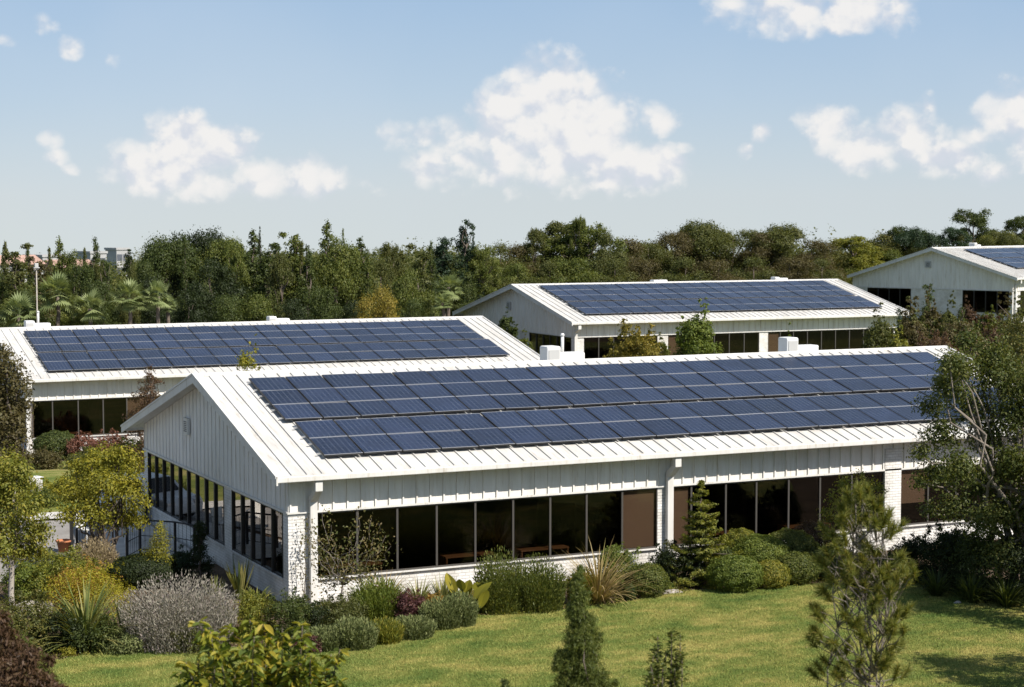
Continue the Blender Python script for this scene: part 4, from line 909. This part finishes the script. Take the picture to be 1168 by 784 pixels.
shrub(222, 748, 60, 26, 'olive', 'low green plants at the foot of the grey shrub', size=.05)
straps(98, 742, 110, 62, 'strap', 'dark strap-leaf plant with yellowish blades in front of the yellow mound', n=150, lw=.055, spread=1.1)
straps(140, 738, 60, 44, 'strap', 'smaller strap-leaf plant beside the grey shrub', n=80, lw=.045, spread=1.0)
shrub(66, 748, 56, 44, 'deep', 'dark leafy plants under the strap-leaf plant at the lawn corner', size=.06)
shrub(108, 748, 60, 34, 'dark', 'dark ground-hugging shrub under the strap-leaf plants', size=.05)
shrub(142, 748, 50, 24, 'greygreen', 'low grey-green plants at the lawn edge before the grey shrub', size=.05)
shrub(78, 752, 16, 10, 'lime', 'tiny yellow cushion plant at the lawn corner', size=.035)
shrub(24, 752, 80, 60, 'autumn', 'olive and bronze shrub at the left edge beside the strap-leaf plants', size=.06)
straps(274, 684, 34, 40, 'strap', 'stiff spiky dark plant against the brick base of the gable', n=40, lw=.06, spread=.5, stiff=True, name='spiky_plant')
straps(246, 690, 26, 26, 'strap', 'short spiky plant behind the grey shrub', n=30, lw=.05, spread=.6, stiff=True, name='spiky_plant')
straps(292, 700, 36, 28, 'strap', 'yellow-green leafy rosette near the nearest corner', n=50, lw=.06, spread=.8)
shrub(292, 730, 52, 44, 'yellowgreen', 'pale yellow-green shrub near the nearest corner', size=.05)
shrub(330, 732, 54, 46, 'dark', 'dark green shrub in front of the corner pier', size=.05)
shrub(362, 726, 30, 30, 'deep', 'very dark small shrub right of the corner pier', size=.05)
# -- front bed -----------------------------------------------------------------------
for i, (px, b, w, h, lab) in enumerate([(372, 746, 46, 34, 'beside the sparse tree trunk'), (404, 745, 44, 34, 'second from the sparse tree'), (437, 738, 42, 30, 'in the middle of the row'), (470, 733, 44, 32, 'fourth along the row'), (504, 722, 44, 34, 'at the right end of the row')]):
    shrub(px, b, w*(1.1+.1*(i%2)), h*(.62+.12*((i*2)%3)), ['greygreen','greygreen','yellowgreen','greygreen','greygreen'][i], 'low grey-green edging shrub '+lab, kind='upright', size=.05, n=520, push=.5, group='grey-green edging shrubs by the lawn')
shrub(352, 748, 30, 18, 'purple', 'small purplish plant at the bed edge near the sparse tree', size=.045)
shrub(392, 722, 60, 34, 'olive', 'olive shrub around the foot of the sparse tree', size=.05)
shrub(430, 712, 60, 40, 'bright', 'bright green feathery plant under the first windows', kind='upright')
straps(440, 702, 56, 46, 'bronzestrap', 'tall bronze-tipped strap plant under the second window', n=80, lw=.04, spread=.6)
straps(418, 704, 40, 40, 'strap', 'tall green strap plant behind the bright feathery plant', n=60, lw=.045, spread=.6)
straps(478, 700, 46, 36, 'strap', 'green strap plant against the white brick between bronze plant and purple shrub', n=60, lw=.045, spread=.6)
shrub(466, 714, 38, 32, 'purple', 'reddish purple shrub in the front bed', size=.05)
shrub(496, 712, 40, 26, 'orange', 'orange and yellow flowering plant in the front bed', size=.045)
straps(508, 702, 42, 36, 'strap', 'dark spiky strap plant behind the orange flowers', n=80, lw=.045, spread=.8, stiff=True)
shrub(524, 718, 40, 32, 'greygreen', 'grey-green shrub between orange flowers and the paddle-leaf plant', kind='upright')
def paddles(px, base, label):
    x, y, t = G(px, base); rg = np.random.default_rng(8); Q = []; rn = []; S = []
    for dx, dz, l, lean in [(p_, q_*.75, r_*.82, s_) for p_, q_, r_, s_ in [(-14,30,.95,-.25),(-4,24,.8,.15),(8,26,.85,.5),(14,14,.8,.2),(4,4,.6,-.1),(16,2,.7,.35),(-10,8,.6,-.5),(10,36,.5,.1),(-6,40,.55,-.1),(18,22,.45,.7)]]:
        b = np.array([dx/FPX*t, rg.uniform(-.25, .25), dz/FPX*t]); d = unit(np.array([lean, rg.uniform(-.3, .3), 1.])); a = rg.uniform(-.7, .7); s = np.array([math.cos(a), math.sin(a), 0]); r = rg.uniform(.3, 1)
        S.append(([(b[0]*.3, 0, -.1), tuple(b+d*.05)], [.03, .02])); prev = None
        for k in range(9):
            f = k/8; w = .155*math.sin(min(1, f*1.02+.02)*3.14)**.7; c = b+d*l*f+np.array([lean*.28*f*f, 0, -.12*f**3]); cup = np.cross(s, d)*.25*w
            cur = (c-s*w+cup, c, c+s*w+cup)
            if prev: Q += [[prev[0], prev[1], cur[1], cur[0]], [prev[1], prev[2], cur[2], cur[1]]]; rn += [r, r*.9]
            prev = cur
    nl = len(Q)//16; g = gzf(x, y)+.02; e = empty('paddle_leaf_plant', (x, y, g), -YAW); tag(e, label, 'plant')
    for i in range(nl): link('leaf', fastmesh('leaf', np.array(Q[i*16:i*16+16]), 4, L['lime'], np.array(rn[i*16:i*16+16])), e)
    link('stem', tube_mesh('stem', S, L['mid']), e)
paddles(534, 704, 'plant with large yellow-green paddle leaves at the lawn edge')
shrub(570, 704, 56, 60, 'mid', 'dense dark green bush right of the paddle-leaf plant', kind='upright', push=.45)
shrub(614, 702, 62, 52, 'mid', 'wide dense green bush under the windows, second right of the paddle-leaf plant', kind='upright', push=.45)
straps(682, 690, 74, 62, 'bronzestrap', 'bronze and yellow arching strap plant under the brown blind', n=170, lw=.04, spread=1.1, droop=1.)
shrub(706, 676, 54, 44, 'bright', 'bright green shrub behind the round clipped ball', size=.05)
shrub(738, 684, 44, 34, 'mid', 'round clipped ball bush at the lawn edge', kind='clip', size=.05)
shrub(718, 688, 14, 18, 'dark', 'tiny ball bush left of the larger clipped ball', kind='clip', size=.04)
shrub(664, 692, 34, 34, 'yellowgreen', 'yellowish grassy plant left of the bronze strap plant', kind='upright')
shrub(772, 672, 56, 42, 'deep', 'very dark shrub left of the layered pine', size=.055)
shrub(762, 676, 14, 8, 'bright', 'tiny green cushion at the stepping stone', size=.03)
def layered(px, base, top, w, label):
    x, y, t = G(px, base); H = ztop(top, t)-gzf(x, y); R = w/2/FPX*t*1.3; rg = np.random.default_rng(21); C = []; N = []; P = [limb((0, 0, -.2), (0, 0, H*.99), .06, .008, rg, 8, .005)]; nt_ = 11
    for i in range(nt_):
        f = i/(nt_-1); z = H*(.10+.86*f); r = R*(1-f)**.75*rg.uniform(.85, 1.12)+.05; nb = 10 if f < .7 else 6
        for k in range(nb):
            a = 6.283*k/nb+rg.uniform(-.25, .25)+i*.5; ln = r*rg.uniform(.5, 1.15); m = int(16+ln*110); z_ = z; z = z+rg.normal()*.05; u = rg.uniform(.08, 1, m)
            side = rg.normal(size=m)*.11*ln*(1.1-u*.5)+rg.normal(size=m)*.02
            px_ = u*ln; zz = z-.16*ln*np.sin(u*3)+.10*ln*u*u+rg.normal(size=m)*.012
            C.append(np.stack([px_*math.cos(a)-side*math.sin(a), px_*math.sin(a)+side*math.cos(a), zz], 1)); N.append(np.stack([np.full(m, math.cos(a)), np.full(m, math.sin(a)), np.full(m, .9)], 1))
            P.append(([(0, 0, z), (ln*.9*math.cos(a), ln*.9*math.sin(a), z-.03*ln)], [.014, .004])); z = z_
    C = np.concatenate(C); N = unit(np.concatenate(N)); rep = 4; C = np.repeat(C, rep, 0)+rg.normal(size=(len(C)*rep, 3))*np.array([.03, .03, .016]); N = np.repeat(N, rep, 0)
    V = leafquads(C, N, .075, rg, .35, 0, .6)
    put('layered_pine', [('crown', fastmesh('crown', V, 4, L['yellowgreen'], rg.uniform(0, .8, len(V)))), ('trunk', tube_mesh('trunk', P, m_bark))], x, y, label, 'conifer')
layered(799, 668, 547, 66, 'small layered pine with flat tiers of branches in front of the windows')
shrub(838, 678, 58, 36, 'bright', 'bright clipped mound right of the layered pine', kind='clip', size=.055)
shrub(866, 664, 62, 44, 'bright', 'large bright clipped mound behind the others under the dark windows', kind='clip', size=.055)
shrub(908, 669, 48, 32, 'mid', 'low clipped mound at the lawn edge second from the left', kind='clip', size=.055)
shrub(878, 674, 42, 28, 'yellowgreen', 'small yellowish clipped mound between two larger mounds', kind='clip', size=.05)
shrub(900, 655, 60, 42, 'mid', 'olive clipped mound behind the low one at the lawn edge', kind='clip', size=.05)
shrub(845, 658, 50, 46, 'yellowgreen', 'yellowish clipped mound at the back between pine and large mound', kind='clip', size=.05)
shrub(928, 650, 52, 46, 'bronze', 'dark reddish rounded bush under the windows at the right', kind='clip', size=.055)
shrub(826, 664, 40, 32, 'dark', 'dark mound close behind the layered pine', kind='clip', size=.055)
shrub(948, 664, 48, 34, 'dark', 'dark mound partly behind the tufted pine', kind='clip', size=.055)
def sparse_tree():
    x, y, t = G(388, 716); g = gzf(x, y); o = Vector((x, y, g)); rg = np.random.default_rng(31); loc = lambda px, py, dd=0: np.array(Vector((CX, CY, CZ))+ray(px, py)*(t+dd)-o)
    paths = []; C = []; tips = [(352,592),(372,577),(378,600),(364,612),(408,582),(424,592),(432,598),(446,624),(436,628),(352,622),(360,640),(345,608),(400,606),(384,622),(410,640),(420,648),(402,655),(392,640),(374,652),(366,662),(430,650),(440,612)]
    hub = loc(391, 668)
    p, r = limb((0, 0, -.2), hub, .032, .022, rg, 4, .03); paths.append((p, r))
    for a, b in tips:
        q = loc(a, b, rg.uniform(-.7, .7)); st = hub+(q-hub)*0; mid_ = hub+(q-hub)*.5+rg.normal(size=3)*.12; P1_, r1 = limb(st, mid_, .012, .007, rg, 4, .22); P2_, r2 = limb(mid_, q, .007, .003, rg, 4, .18)
        paths.append((P1_+P2_[1:], r1+r2[1:])); dense = 1.0 if b < 615 else 1.9
        for k in range(int(52*dense)):
            f = rg.uniform(.0, 1.); c = mid_+(q-mid_)*f if rg.uniform() < .7 else hub+(q-hub)*rg.uniform(.3, 1); C.append(c+rg.normal(size=3)*(.10 if dense < 1.5 else .15))
    C = np.array(C); V = leafquads(C, unit(rg.normal(size=C.shape)), .075, rg, .6)
    put('sparse_tree', [('crown', fastmesh('crown', V, 4, L['sparse'], rg.uniform(.1, 1, len(V)))), ('trunk', tube_mesh('trunk', paths, m_midbark))], x, y, 'thin young tree with sparse leaves before the first dark windows', 'tree', rz=0)
sparse_tree()
# -- right side ------------------------------------------------------------------------
shaped_tree(G(972, 664), [(962,556,12),(975,575,13),(990,560,12),(952,572,11),(1000,585,12),(985,595,14),(962,600,13),(1004,560,8),(944,590,9),(980,545,8)], 'yellowgreen', 'small leafy tree close to the windows behind the tufted pine', 2600, .075, 12, name='broadleaf_tree', trunk_r=.035, inner=.15, clus=.25)
RT = [(1062,468,16),(1085,450,20),(1075,500,22),(1110,470,24),(1140,440,26),(1100,425,20),(1130,410,22),(1125,505,24),(1155,480,28),(1050,520,14),(1070,545,20),(1095,540,24),(1050,552,10),(1120,560,26),(1150,540,28),(1090,585,22),(1125,600,24),(1155,590,28),(1180,520,34),(1185,450,34),(1190,600,34),(1105,395,16),(1060,585,10),(1075,440,12),(1215,480,40),(1215,560,40),(1140,640,22),(1110,630,18)]
RTr = random.Random(4)
RT += [(RTr.uniform(1062, 1200), RTr.uniform(400, 655), RTr.uniform(13, 20)) for _ in range(14)]
shaped_tree(G(1166, 684), RT, 'largetree', 'large spreading tree overlapping the right end of the nearest roof', 56000, .09, 14, name='broadleaf_tree', trunk_r=.15, inner=.3, clus=.3, spread=.30, fork=.2, bark=m_midbark, limbs=16, stems=2, twig=1)
shaped_tree((27., -1.8, 58.6), [(1160,375,13),(1150,392,13),(1140,410,13),(1165,400,18),(1132,428,10),(1155,425,16),(1172,440,20),(1150,450,12),(1185,370,20),(1195,410,26),(1205,460,30),(1180,480,16),(1235,400,40),(1240,470,46),(1275,430,44),(1230,530,30)], 'autumn', 'bronze-tinged tree cut by the right edge in front of the large tree', 34000, .085, 15, name='broadleaf_tree', trunk_r=.15, inner=.3, clus=.3, spread=.35, limbs=14, twig=1)
# tree outside the frame whose shade falls across the lower right lawn
ct_, tt_ = tree_meshes('dome', 7.2, 4.4, 'dark', 333, 9000, .14, None, .6, .4)
put('broadleaf_tree', [('crown', ct_), ('trunk', tt_)], 14.9, -18.8, 'tree standing just beyond the right edge, shading the lower right lawn', 'tree')
ct_, tt_ = tree_meshes('dome', 7.8, 5.2, 'mid', 334, 12000, .14, None, .6, .4)
put('broadleaf_tree', [('crown', ct_), ('trunk', tt_)], 19.0, -12.3, 'tree beyond the right edge, shading the bed corner of the lawn', 'tree')
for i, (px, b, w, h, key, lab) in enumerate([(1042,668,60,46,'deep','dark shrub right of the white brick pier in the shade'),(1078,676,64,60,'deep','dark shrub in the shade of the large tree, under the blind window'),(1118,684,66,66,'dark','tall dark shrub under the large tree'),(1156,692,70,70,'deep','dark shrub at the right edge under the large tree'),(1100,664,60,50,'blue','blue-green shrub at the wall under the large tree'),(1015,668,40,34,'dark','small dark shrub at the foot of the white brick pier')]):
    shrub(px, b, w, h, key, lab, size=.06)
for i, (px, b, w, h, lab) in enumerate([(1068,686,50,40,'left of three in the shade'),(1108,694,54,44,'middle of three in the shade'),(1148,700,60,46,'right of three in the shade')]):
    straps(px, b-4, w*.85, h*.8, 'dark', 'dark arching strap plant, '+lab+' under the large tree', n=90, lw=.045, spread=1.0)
# -- foreground on the slope below the viewpoint ------------------------------------------
def pine(px, d, top, label):
    x, y, t = At(px, d); g = gzf(x, y); o = Vector((x, y, g)); rg = np.random.default_rng(41); loc = lambda a, b, dd=0: np.array(Vector((CX, CY, CZ))+ray(a, b)*(t+dd)-o)
    tufts = [(978,572),(968,590),(992,583),(955,598),(1005,600),(945,618),(985,606),(1018,612),(960,630),(940,645),(1000,628),(978,640),(1028,640),(950,668),(992,655),(965,655),(1015,660),(1036,650),(935,680),(1024,678),(980,680),(1000,690),(955,700),(930,705),(1030,712),(970,712),(1012,722),(990,730),(945,730),(1022,748),(962,745),(932,760),(1035,700),(975,765),(1005,765),(1030,770),(950,775),(988,560),(1010,585),(1040,662),(928,725),(984,625),(972,668),(1004,675)]
    hubp = loc(985, 905); P = []; C = []; A = []; tips = {}
    for s in ((976,575),(992,590),(1012,640),(955,640),(1000,620)):
        q = loc(*s, rg.uniform(-.25, .25)); P.append(limb(hubp*np.array([.2, .2, 0])+np.array([rg.normal()*.22, rg.normal()*.22, 0]), q, .021, .007, rg, 8, .035))
    stems = [np.array(p) for p, _ in P]
    for a, b in tufts:
        for rep in range(3):
            q = loc(983+(a-983)*.86+rg.normal()*5, b+rg.normal()*6, rg.uniform(-.5, .5)); st = stems[rg.integers(5)]; zz = q[2]-rg.uniform(.3, .9); i = int(np.argmin(np.abs(st[:, 2]-zz))); P.append(limb(st[i], q, .011, .006, rg, 4, .08))
            ax = unit(np.array([*(q-st[i])[:2]*.6, .55])+rg.normal(size=3)*.15); m = 170; f = rg.uniform(-.10, .10, m)
            dirs = unit(ax*rg.uniform(.5, 1.3, m)[:, None]+rg.normal(size=(m, 3))*.55); C.append(q+ax*f[:, None]); A.append(dirs)
    C = np.concatenate(C); A = np.concatenate(A); B = unit(np.cross(A, rg.normal(size=A.shape))); ln = rg.uniform(.09, .15, len(C))[:, None]
    V = np.stack([C-B*.0055, C+A*ln-B*.001, C+A*ln+B*.002, C+B*.0055], 1)
    put('tufted_pine', [('crown', fastmesh('crown', V, 4, L['pine'], np.clip(rg.normal(.45, .25, len(V)), 0, 1))), ('trunk', tube_mesh('trunk', P, m_midbark))], x, y, label, 'pine', rz=0)
pine(983, 25, 555, 'young pine with brush-like needle tufts in the right foreground')
def juniper(px, d, blobs, key, label, n, size, seed):
    blobs = sorted([(a, b, r*.86) for a, b, r in blobs], key=lambda q: q[1])
    blobs += [((a[0]+b[0])/2, (a[1]+b[1])/2, (a[2]+b[2])*.46) for a, b in zip(blobs, blobs[1:])]
    shaped_tree(At(px, d), blobs, key, label, n, size, seed, spread=.12, name='conifer_tree', aspect=.22, clus=.08, inner=.2, up=1.5, trunk_r=.05, limbs=12, fork=.1, cat='conifer')
juniper(662, 25, [(655,672,9),(660,708,15),(664,722,16),(658,695,13),(668,732,16),(656,728,15),(660,666,10),(663,685,14),(656,700,14),(668,715,16),(660,735,20),(672,745,18),(652,760,22),(668,770,24),(640,752,10),(637,764,9),(645,785,18),(660,800,26),(680,790,20),(662,652,6),(682,730,8),(694,790,12),(664,820,28),(702,782,6)], 'mid', 'narrow dark juniper in the centre foreground', 70000, .05, 51)
juniper(577, 25, [(576,781,5),(577,792,9),(577,805,12)], 'dark', 'tip of a small dark conifer at the bottom edge left of the juniper', 1800, .06, 52)
def bigleaf(px, d, tips, size, key, label, seed, per=26, vis=1.3, name='leafy_shrub', droop=.8, aspect=.42, spread=.9):
    x, y, t = At(px, d); g = gzf(x, y); o = Vector((x, y, g)); rg = np.random.default_rng(seed); loc = lambda a, b, dd=0: np.array(Vector((CX, CY, CZ))+ray(a, b)*(t+dd)-o)
    P = []; C = []; A = []
    for a, b in tips:
        q = loc(a, b, rg.uniform(-1, 1)*spread); bx = q[0]*.25; by = q[1]*.25; pts, rr = limb((bx, by, -.1), q, .02, .006, rg, 8, .05); P.append((pts, rr)); pts = np.array(pts)
        for k in range(per):
            f = max(.05, 1-(rg.uniform(0, 1)**1.3)*vis/max(1., q[2])); i = min(7, int(f*8)); c = pts[i]+(pts[i+1]-pts[i])*(f*8-i); az = rg.uniform(0, 6.28)
            dr = unit(np.array([math.cos(az), math.sin(az), rg.uniform(-droop, .6)])); C.append(c+dr*size*.5+rg.normal(size=3)*.02); A.append(dr)
    C = np.array(C); A = np.array(A); W_ = unit(np.array([0, 0, 1.])+rg.normal(size=A.shape)*.5); B = unit(np.cross(A, W_)); N = np.cross(B, A); s = (size*rg.uniform(.55, 1.2, len(C)))[:, None]
    # two folded halves, each a four-cornered blade
    tip = C+A*s*.5-np.array([0, 0, .12])*s; bs = C-A*s*.5; md = C+N*0
    V1 = np.stack([bs, md-A*s*.12+B*s*aspect*.5+N*s*.10, md+A*s*.2+B*s*aspect*.42+N*s*.08, tip], 1); V2 = np.stack([bs, tip, md+A*s*.2-B*s*aspect*.42+N*s*.08, md-A*s*.12-B*s*aspect*.5+N*s*.10], 1)
    V = np.concatenate([V1, V2]); rn = rg.uniform(0, 1, len(C)); rn = np.concatenate([rn, rn])
    put(name, [('foliage', fastmesh('foliage', V, 4, L[key], rn)), ('stem', tube_mesh('stem', P, m_bark))], x, y, label, 'shrub', rz=0)
rg_ = np.random.default_rng(9)
tipsA = [(228,712),(240,722),(262,716),(285,708),(300,714),(322,718),(345,716),(350,732),(330,738),(300,740),(275,738),(248,745),(232,758),(262,765),(290,765),(318,762),(345,758),(212,757),(206,768),(360,765),(378,748),(388,742),(372,770),(240,782),(270,786),(300,788),(330,786),(352,782),(310,725),(290,728),(222,775),(385,778),(295,752),(322,776)]
tipsA += [(float(a), float(b)) for a, b in zip(rg_.uniform(222, 366, 30), rg_.uniform(750, 810, 30))]
bigleaf(292, 24, tipsA, .17, 'foreleaf', 'leafy shrub with drooping yellow-green leaves in the left foreground', 61, per=110, vis=1.7)
tipsB = [(750,728),(766,722),(776,726),(748,742),(760,745),(772,745),(742,760),(756,762),(770,765),(738,775),(750,782),(765,780),(778,752),(745,750)]
bigleaf(757, 24, tipsB, .085, 'mid', 'upright leafy sprigs in the foreground right of the juniper', 62, per=85, vis=.75, droop=-.2, aspect=.4, spread=.12)
bl_ = [(2,734,20),(18,748,18),(36,752,12),(6,768,24),(30,774,20),(52,780,11),(56,758,7),(16,790,26),(44,796,18),(-14,745,26),(-16,780,28),(0,712,12),(66,792,10)]
shaped_tree(At(20, 24), [(a, b, r*.85) for a, b, r in bl_], 'bronze', 'bronze and green needle-leaved shrub in the bottom left corner', 13000, .085, 63, spread=.3, name='shrub', aspect=.26, clus=.17, inner=.1, up=.8, trunk_r=.04, cat='shrub')
shaped_tree(At(30, 24.4), [(22,738,11),(30,765,13),(55,781,12),(8,752,13),(42,755,8),(64,790,10),(16,782,16),(36,790,14),(48,768,7)], 'mid', 'green needle tufts growing through the bronze corner shrub', 11000, .08, 64, spread=.3, name='shrub', aspect=.2, clus=.12, inner=.2, up=.8, trunk_r=.03, cat='shrub')
# climber at the corner pier
def climber():
    rg = np.random.default_rng(71); C = []
    for _ in range(230):
        z = rg.uniform(.2, 2.5); x = rg.normal(.36, .14)+.1*math.sin(z*4); C.append((x, -.33-abs(rg.normal())*.08, z))
    C = np.array(C); V = leafquads(C, np.repeat([[0, -1., .2]], len(C), 0), .06, rg, .6); paths = [limb((.3, -.3, -.1), (.42, -.36, 2.5), .012, .006, rg, 8, .03), limb((.35, -.3, -.1), (.2, -.34, 1.7), .01, .005, rg, 7, .04)]
    put('climbing_plant', [('foliage', fastmesh('foliage', V, 4, L['brown'], rg.uniform(0, 1, len(V)))), ('stem', tube_mesh('stem', paths, m_bark))], 0, 0, 'thin climber on the white corner pier', 'plant', rz=0)
climber()
# -- terrace railing, parked car, bollard, pot ------------------------------------------------
def railing(pts, label):
    P = [G(*p) for p in pts]; x0, y0 = P[0][:2]; g0 = gzf(x0, y0)+.08; e = empty('terrace_railing', (x0, y0, g0)); tag(e, label, 'railing', 'black railings round the terrace')
    Q = [Vector((a-x0, b-y0, gzf(a, b)+.08-g0)) for a, b, _ in P]
    for q in Q: MB().box(q.x-.035, q.x+.035, q.y-.035, q.y+.035, q.z-.1, q.z+1.02).build('post', m_black, e)
    for h, r, nm in ((1.04, .028, 'top_rail'), (.55, .014, 'mid_rail'), (.12, .014, 'bottom_rail')):
        MB().tube([(q.x, q.y, q.z+h) for q in Q], r, 6).build(nm, m_black, e)
    for a, b in zip(Q, Q[1:]):
        n = max(1, int((b-a).length/.16)); m = MB()
        for k in range(1, n): c = a+(b-a)*k/n; m.tube([(c.x, c.y, c.z+.12), (c.x, c.y, c.z+1.03)], .007, 4)
        if n > 1: m.build('baluster_panel', m_black, e)
railing([(88, 645), (110, 637)], 'short black railing left of the terrace by the maple-like tree')
railing([(145, 642), (160, 634), (200, 637), (222, 641)], 'black metal railing along the terrace before the gable wall')
def tall_post():
    x, y, t = G(82, 632); e = empty('sign_post', (x, y, gzf(x, y))); tag(e, 'tall dark post at the left end of the railing', 'post')
    MB().box(-.05, .05, -.05, .05, -.1, 1.25).build('post', m_black, e); MB().box(-.08, .08, -.08, .08, 1.252, 1.3).build('cap', m_black, e)
tall_post()
def pot(px, base, label):
    x, y, t = G(px, base); b = MB(); prof = [(.0, .02), (.16, .02), (.22, .32), (.25, .33), (.25, .38), (.21, .38), (.19, .33), (0, .32)]; n = 18
    for i, (r, z) in enumerate(prof):
        for k in range(n): a = 6.2832*k/n; b.v.append((r*math.cos(a), r*math.sin(a), z))
    for i in range(len(prof)-1):
        for k in range(n): j = (k+1) % n; b.f.append((i*n+k, i*n+j, (i+1)*n+j, (i+1)*n+k)); b.m.append(0)
    e = empty('plant_pot', (x, y, gzf(x, y)+.05)); tag(e, label, 'plant pot'); b.build('pot', m_orange, e, smooth=True)
    MB().tube([(0, 0, .30), (0, 0, .322)], .17, 12).build('soil', m_soil, e)
pot(73, 632, 'orange terracotta pot on the driveway edge by the tall post')
def chair(px, base, label, rz):
    x, y, t = G(px, base); e = empty('garden_chair', (x, y, gzf(x, y)+.09), rz); tag(e, label, 'chair')
    MB().box(-.24, .24, -.24, .24, .42, .46).build('seat', m_unit, e, bevel=.015)
    b = MB(); b.prism([(.22, .46), (.25, .46), (.33, .92), (.30, .92)], -.24, .24); b.build('backrest', m_unit, e, bevel=.01)
    for sx in (-.22, .22):
        for sy in (-.22, .22): MB().tube([(sx, sy, .42), (sx*1.15, sy*1.15, 0)], .022, 6).build('leg', m_unit, e)
    for sx in (-.26, .26): MB().box(sx-.025, sx+.025, -.22, .3, .64, .67).build('armrest', m_unit, e, bevel=.01)
chair(99, 622, 'white garden chair seen through the maple-like tree', .6)
chair(153, 622, 'white garden chair on the terrace beyond the railing', -.4)
def car(px, base, label, rz):
    x, y, t = G(px, base); e = empty('parked_car', (x, y, gzf(x, y)+.05), rz); tag(e, label, 'car')
    body = [(-2.1, .25), (-2.15, .6), (-2.0, .82), (-1.15, .92), (-.55, 1.40), (.95, 1.44), (1.65, .98), (2.1, .90), (2.2, .55), (2.15, .25)]
    b = MB(); n = len(body); 
    for yy, k in ((-.86, 0), (.86, 1)):
        for a, z in body: s = 1 if z < .95 else .82; b.v.append((a, yy*s, z))
    for i in range(n): j = (i+1) % n; b.f.append((i, j, n+j, n+i)); b.m.append(0)
    b.f += [tuple(range(n))[::-1], tuple(range(n, 2*n))]; b.m += [0, 0]
    b.build('body', m_carpaint, e, bevel=.07, smooth=False)
    for s in (-1, 1): MB().poly([(-.98, s*.80, .97), (-.5, s*.715, 1.34), (.88, s*.715, 1.37), (1.42, s*.80, 1.0)][::s]).build('side_window', m_darkframe, e)
    MB().poly([(-1.14, -.62, .955), (-1.14, .62, .955), (-.60, .58, 1.385), (-.60, -.58, 1.385)]).build('windscreen', m_darkframe, e)
    MB().poly([(1.63, -.62, 1.02), (1.63, .62, 1.02), (1.01, .58, 1.425), (1.01, -.58, 1.425)]).build('rear_window', m_darkframe, e)
    for a in (-1.35, 1.35):
        for s in (-1, 1):
            w = MB().tube([(a, s*.72, .31), (a, s*.90, .31)], .31, 18).build('wheel', m_tyre, e); MB().tube([(a, s*.895, .31), (a, s*.915, .31)], .19, 12).build('rim', m_vent, w)
    for s in (-.6, .6): MB().box(-2.16, -2.08, s-.18, s+.18, .60, .74).build('headlight', m_silver, e, bevel=.02)
car(147, 591, 'white parked car glimpsed between the maple-like tree and the gable', 1.15)
# -- grass blades over the visible lawn ------------------------------------------------------
def grass():
    rg = np.random.default_rng(3); poly = np.array([(q.x, q.y) for q in lawnQ]); N = 900000
    d = 36+rg.uniform(0, 1, N)**1.0*26; px = rg.uniform(30, 1190, N)
    X = np.empty(N); Y = np.empty(N); u = (px-584)/FPX
    X = CX+d*(vF.x+vR.x*u); Y = CY+d*(vF.y+vR.y*u)
    inside = np.zeros(N, bool); j = len(poly)-1
    for i in range(len(poly)):
        xi, yi = poly[i]; xj, yj = poly[j]
        c = ((yi > Y) != (yj > Y)) & (X < (xj-xi)*(Y-yi)/(yj-yi+1e-12)+xi); inside ^= c; j = i
    X = X[inside]; Y = Y[inside]; X, Y = X[:260000], Y[:260000]; n = len(X); Z = np.concatenate([gz(X[i:i+20000], Y[i:i+20000]) for i in range(0, n, 20000)])+.045
    C = np.stack([X, Y, Z], 1); a = rg.uniform(0, 6.28, n); s = np.stack([np.cos(a), np.sin(a), np.zeros(n)], 1); h = rg.uniform(.02, .05, n)[:, None]
    tip = C+np.array([0, 0, 1.])*h+rg.normal(size=(n, 3))*np.array([.02, .02, 0]); V = np.stack([C-s*.009, C+s*.009, tip], 1)
    tag(link('grass', fastmesh('grass', V, 3, m_blade, rg.uniform(0, 1, n))), 'short mown grass blades covering the front lawn', 'grass', kind='stuff')
grass()

# -- loose ground cover and litter in the beds ------------------------------------------------
def bed_points(n, seed):
    rg = np.random.default_rng(seed); E = np.array(edge); t = rg.uniform(0, 1, n)*(len(E)-1); i = t.astype(int); f = (t-i)[:, None]; e = E[i]*(1-f)+E[np.minimum(i+1, len(E)-1)]*f
    back = np.stack([e[:, 0], np.where(e[:, 0] > 0, -.15, e[:, 1]+5.)], 1); g = rg.uniform(0, 1, n)[:, None]**1.2
    return e+(back-e)*g, rg
def ground_cover():
    P, rg = bed_points(420, 5); C = []; N = []
    for p in P:
        r = rg.uniform(.10, .32); m = int(60+r*300); a = rg.uniform(0, 6.28, m); q = np.sqrt(rg.uniform(0, 1, m))*r; h = rg.uniform(.0, 1, m)*r*rg.uniform(.4, 1.1)*(1-(q/r)**2*.7)
        x = p[0]+q*np.cos(a); y = p[1]+q*np.sin(a); C.append(np.stack([x, y, h+.03], 1)); N.append(np.stack([np.cos(a)*.5, np.sin(a)*.5, np.ones(m)], 1))
    C = np.concatenate(C); C[:, 2] += gz(C[:, 0], C[:, 1]); V = leafquads(C, unit(np.concatenate(N)), .05, rg, .45, .7)
    tag(link('ground_cover', fastmesh('ground_cover', V, 4, L['yellowgreen'], rg.uniform(0, 1, len(V)))), 'low leafy ground cover filling the gaps between the bed shrubs', 'ground cover', kind='stuff')
def leaf_litter():
    P, rg = bed_points(9000, 6); C = np.concatenate([P, np.stack([rg.uniform(4, 18, 260), rg.uniform(-13, -4, 260)], 1)]); z = gz(C[:, 0], C[:, 1])+.055; C = np.column_stack([C, z])
    V = leafquads(C, np.repeat([[0, 0, 1.]], len(C), 0), .055, rg, .5, 0, .25)
    tag(link('leaf_litter', fastmesh('leaf_litter', V, 4, L['tan'], rg.uniform(0, 1, len(V)))), 'dry fallen leaves scattered over the beds and lawn edge', 'leaf litter', kind='stuff')
ground_cover(); leaf_litter()
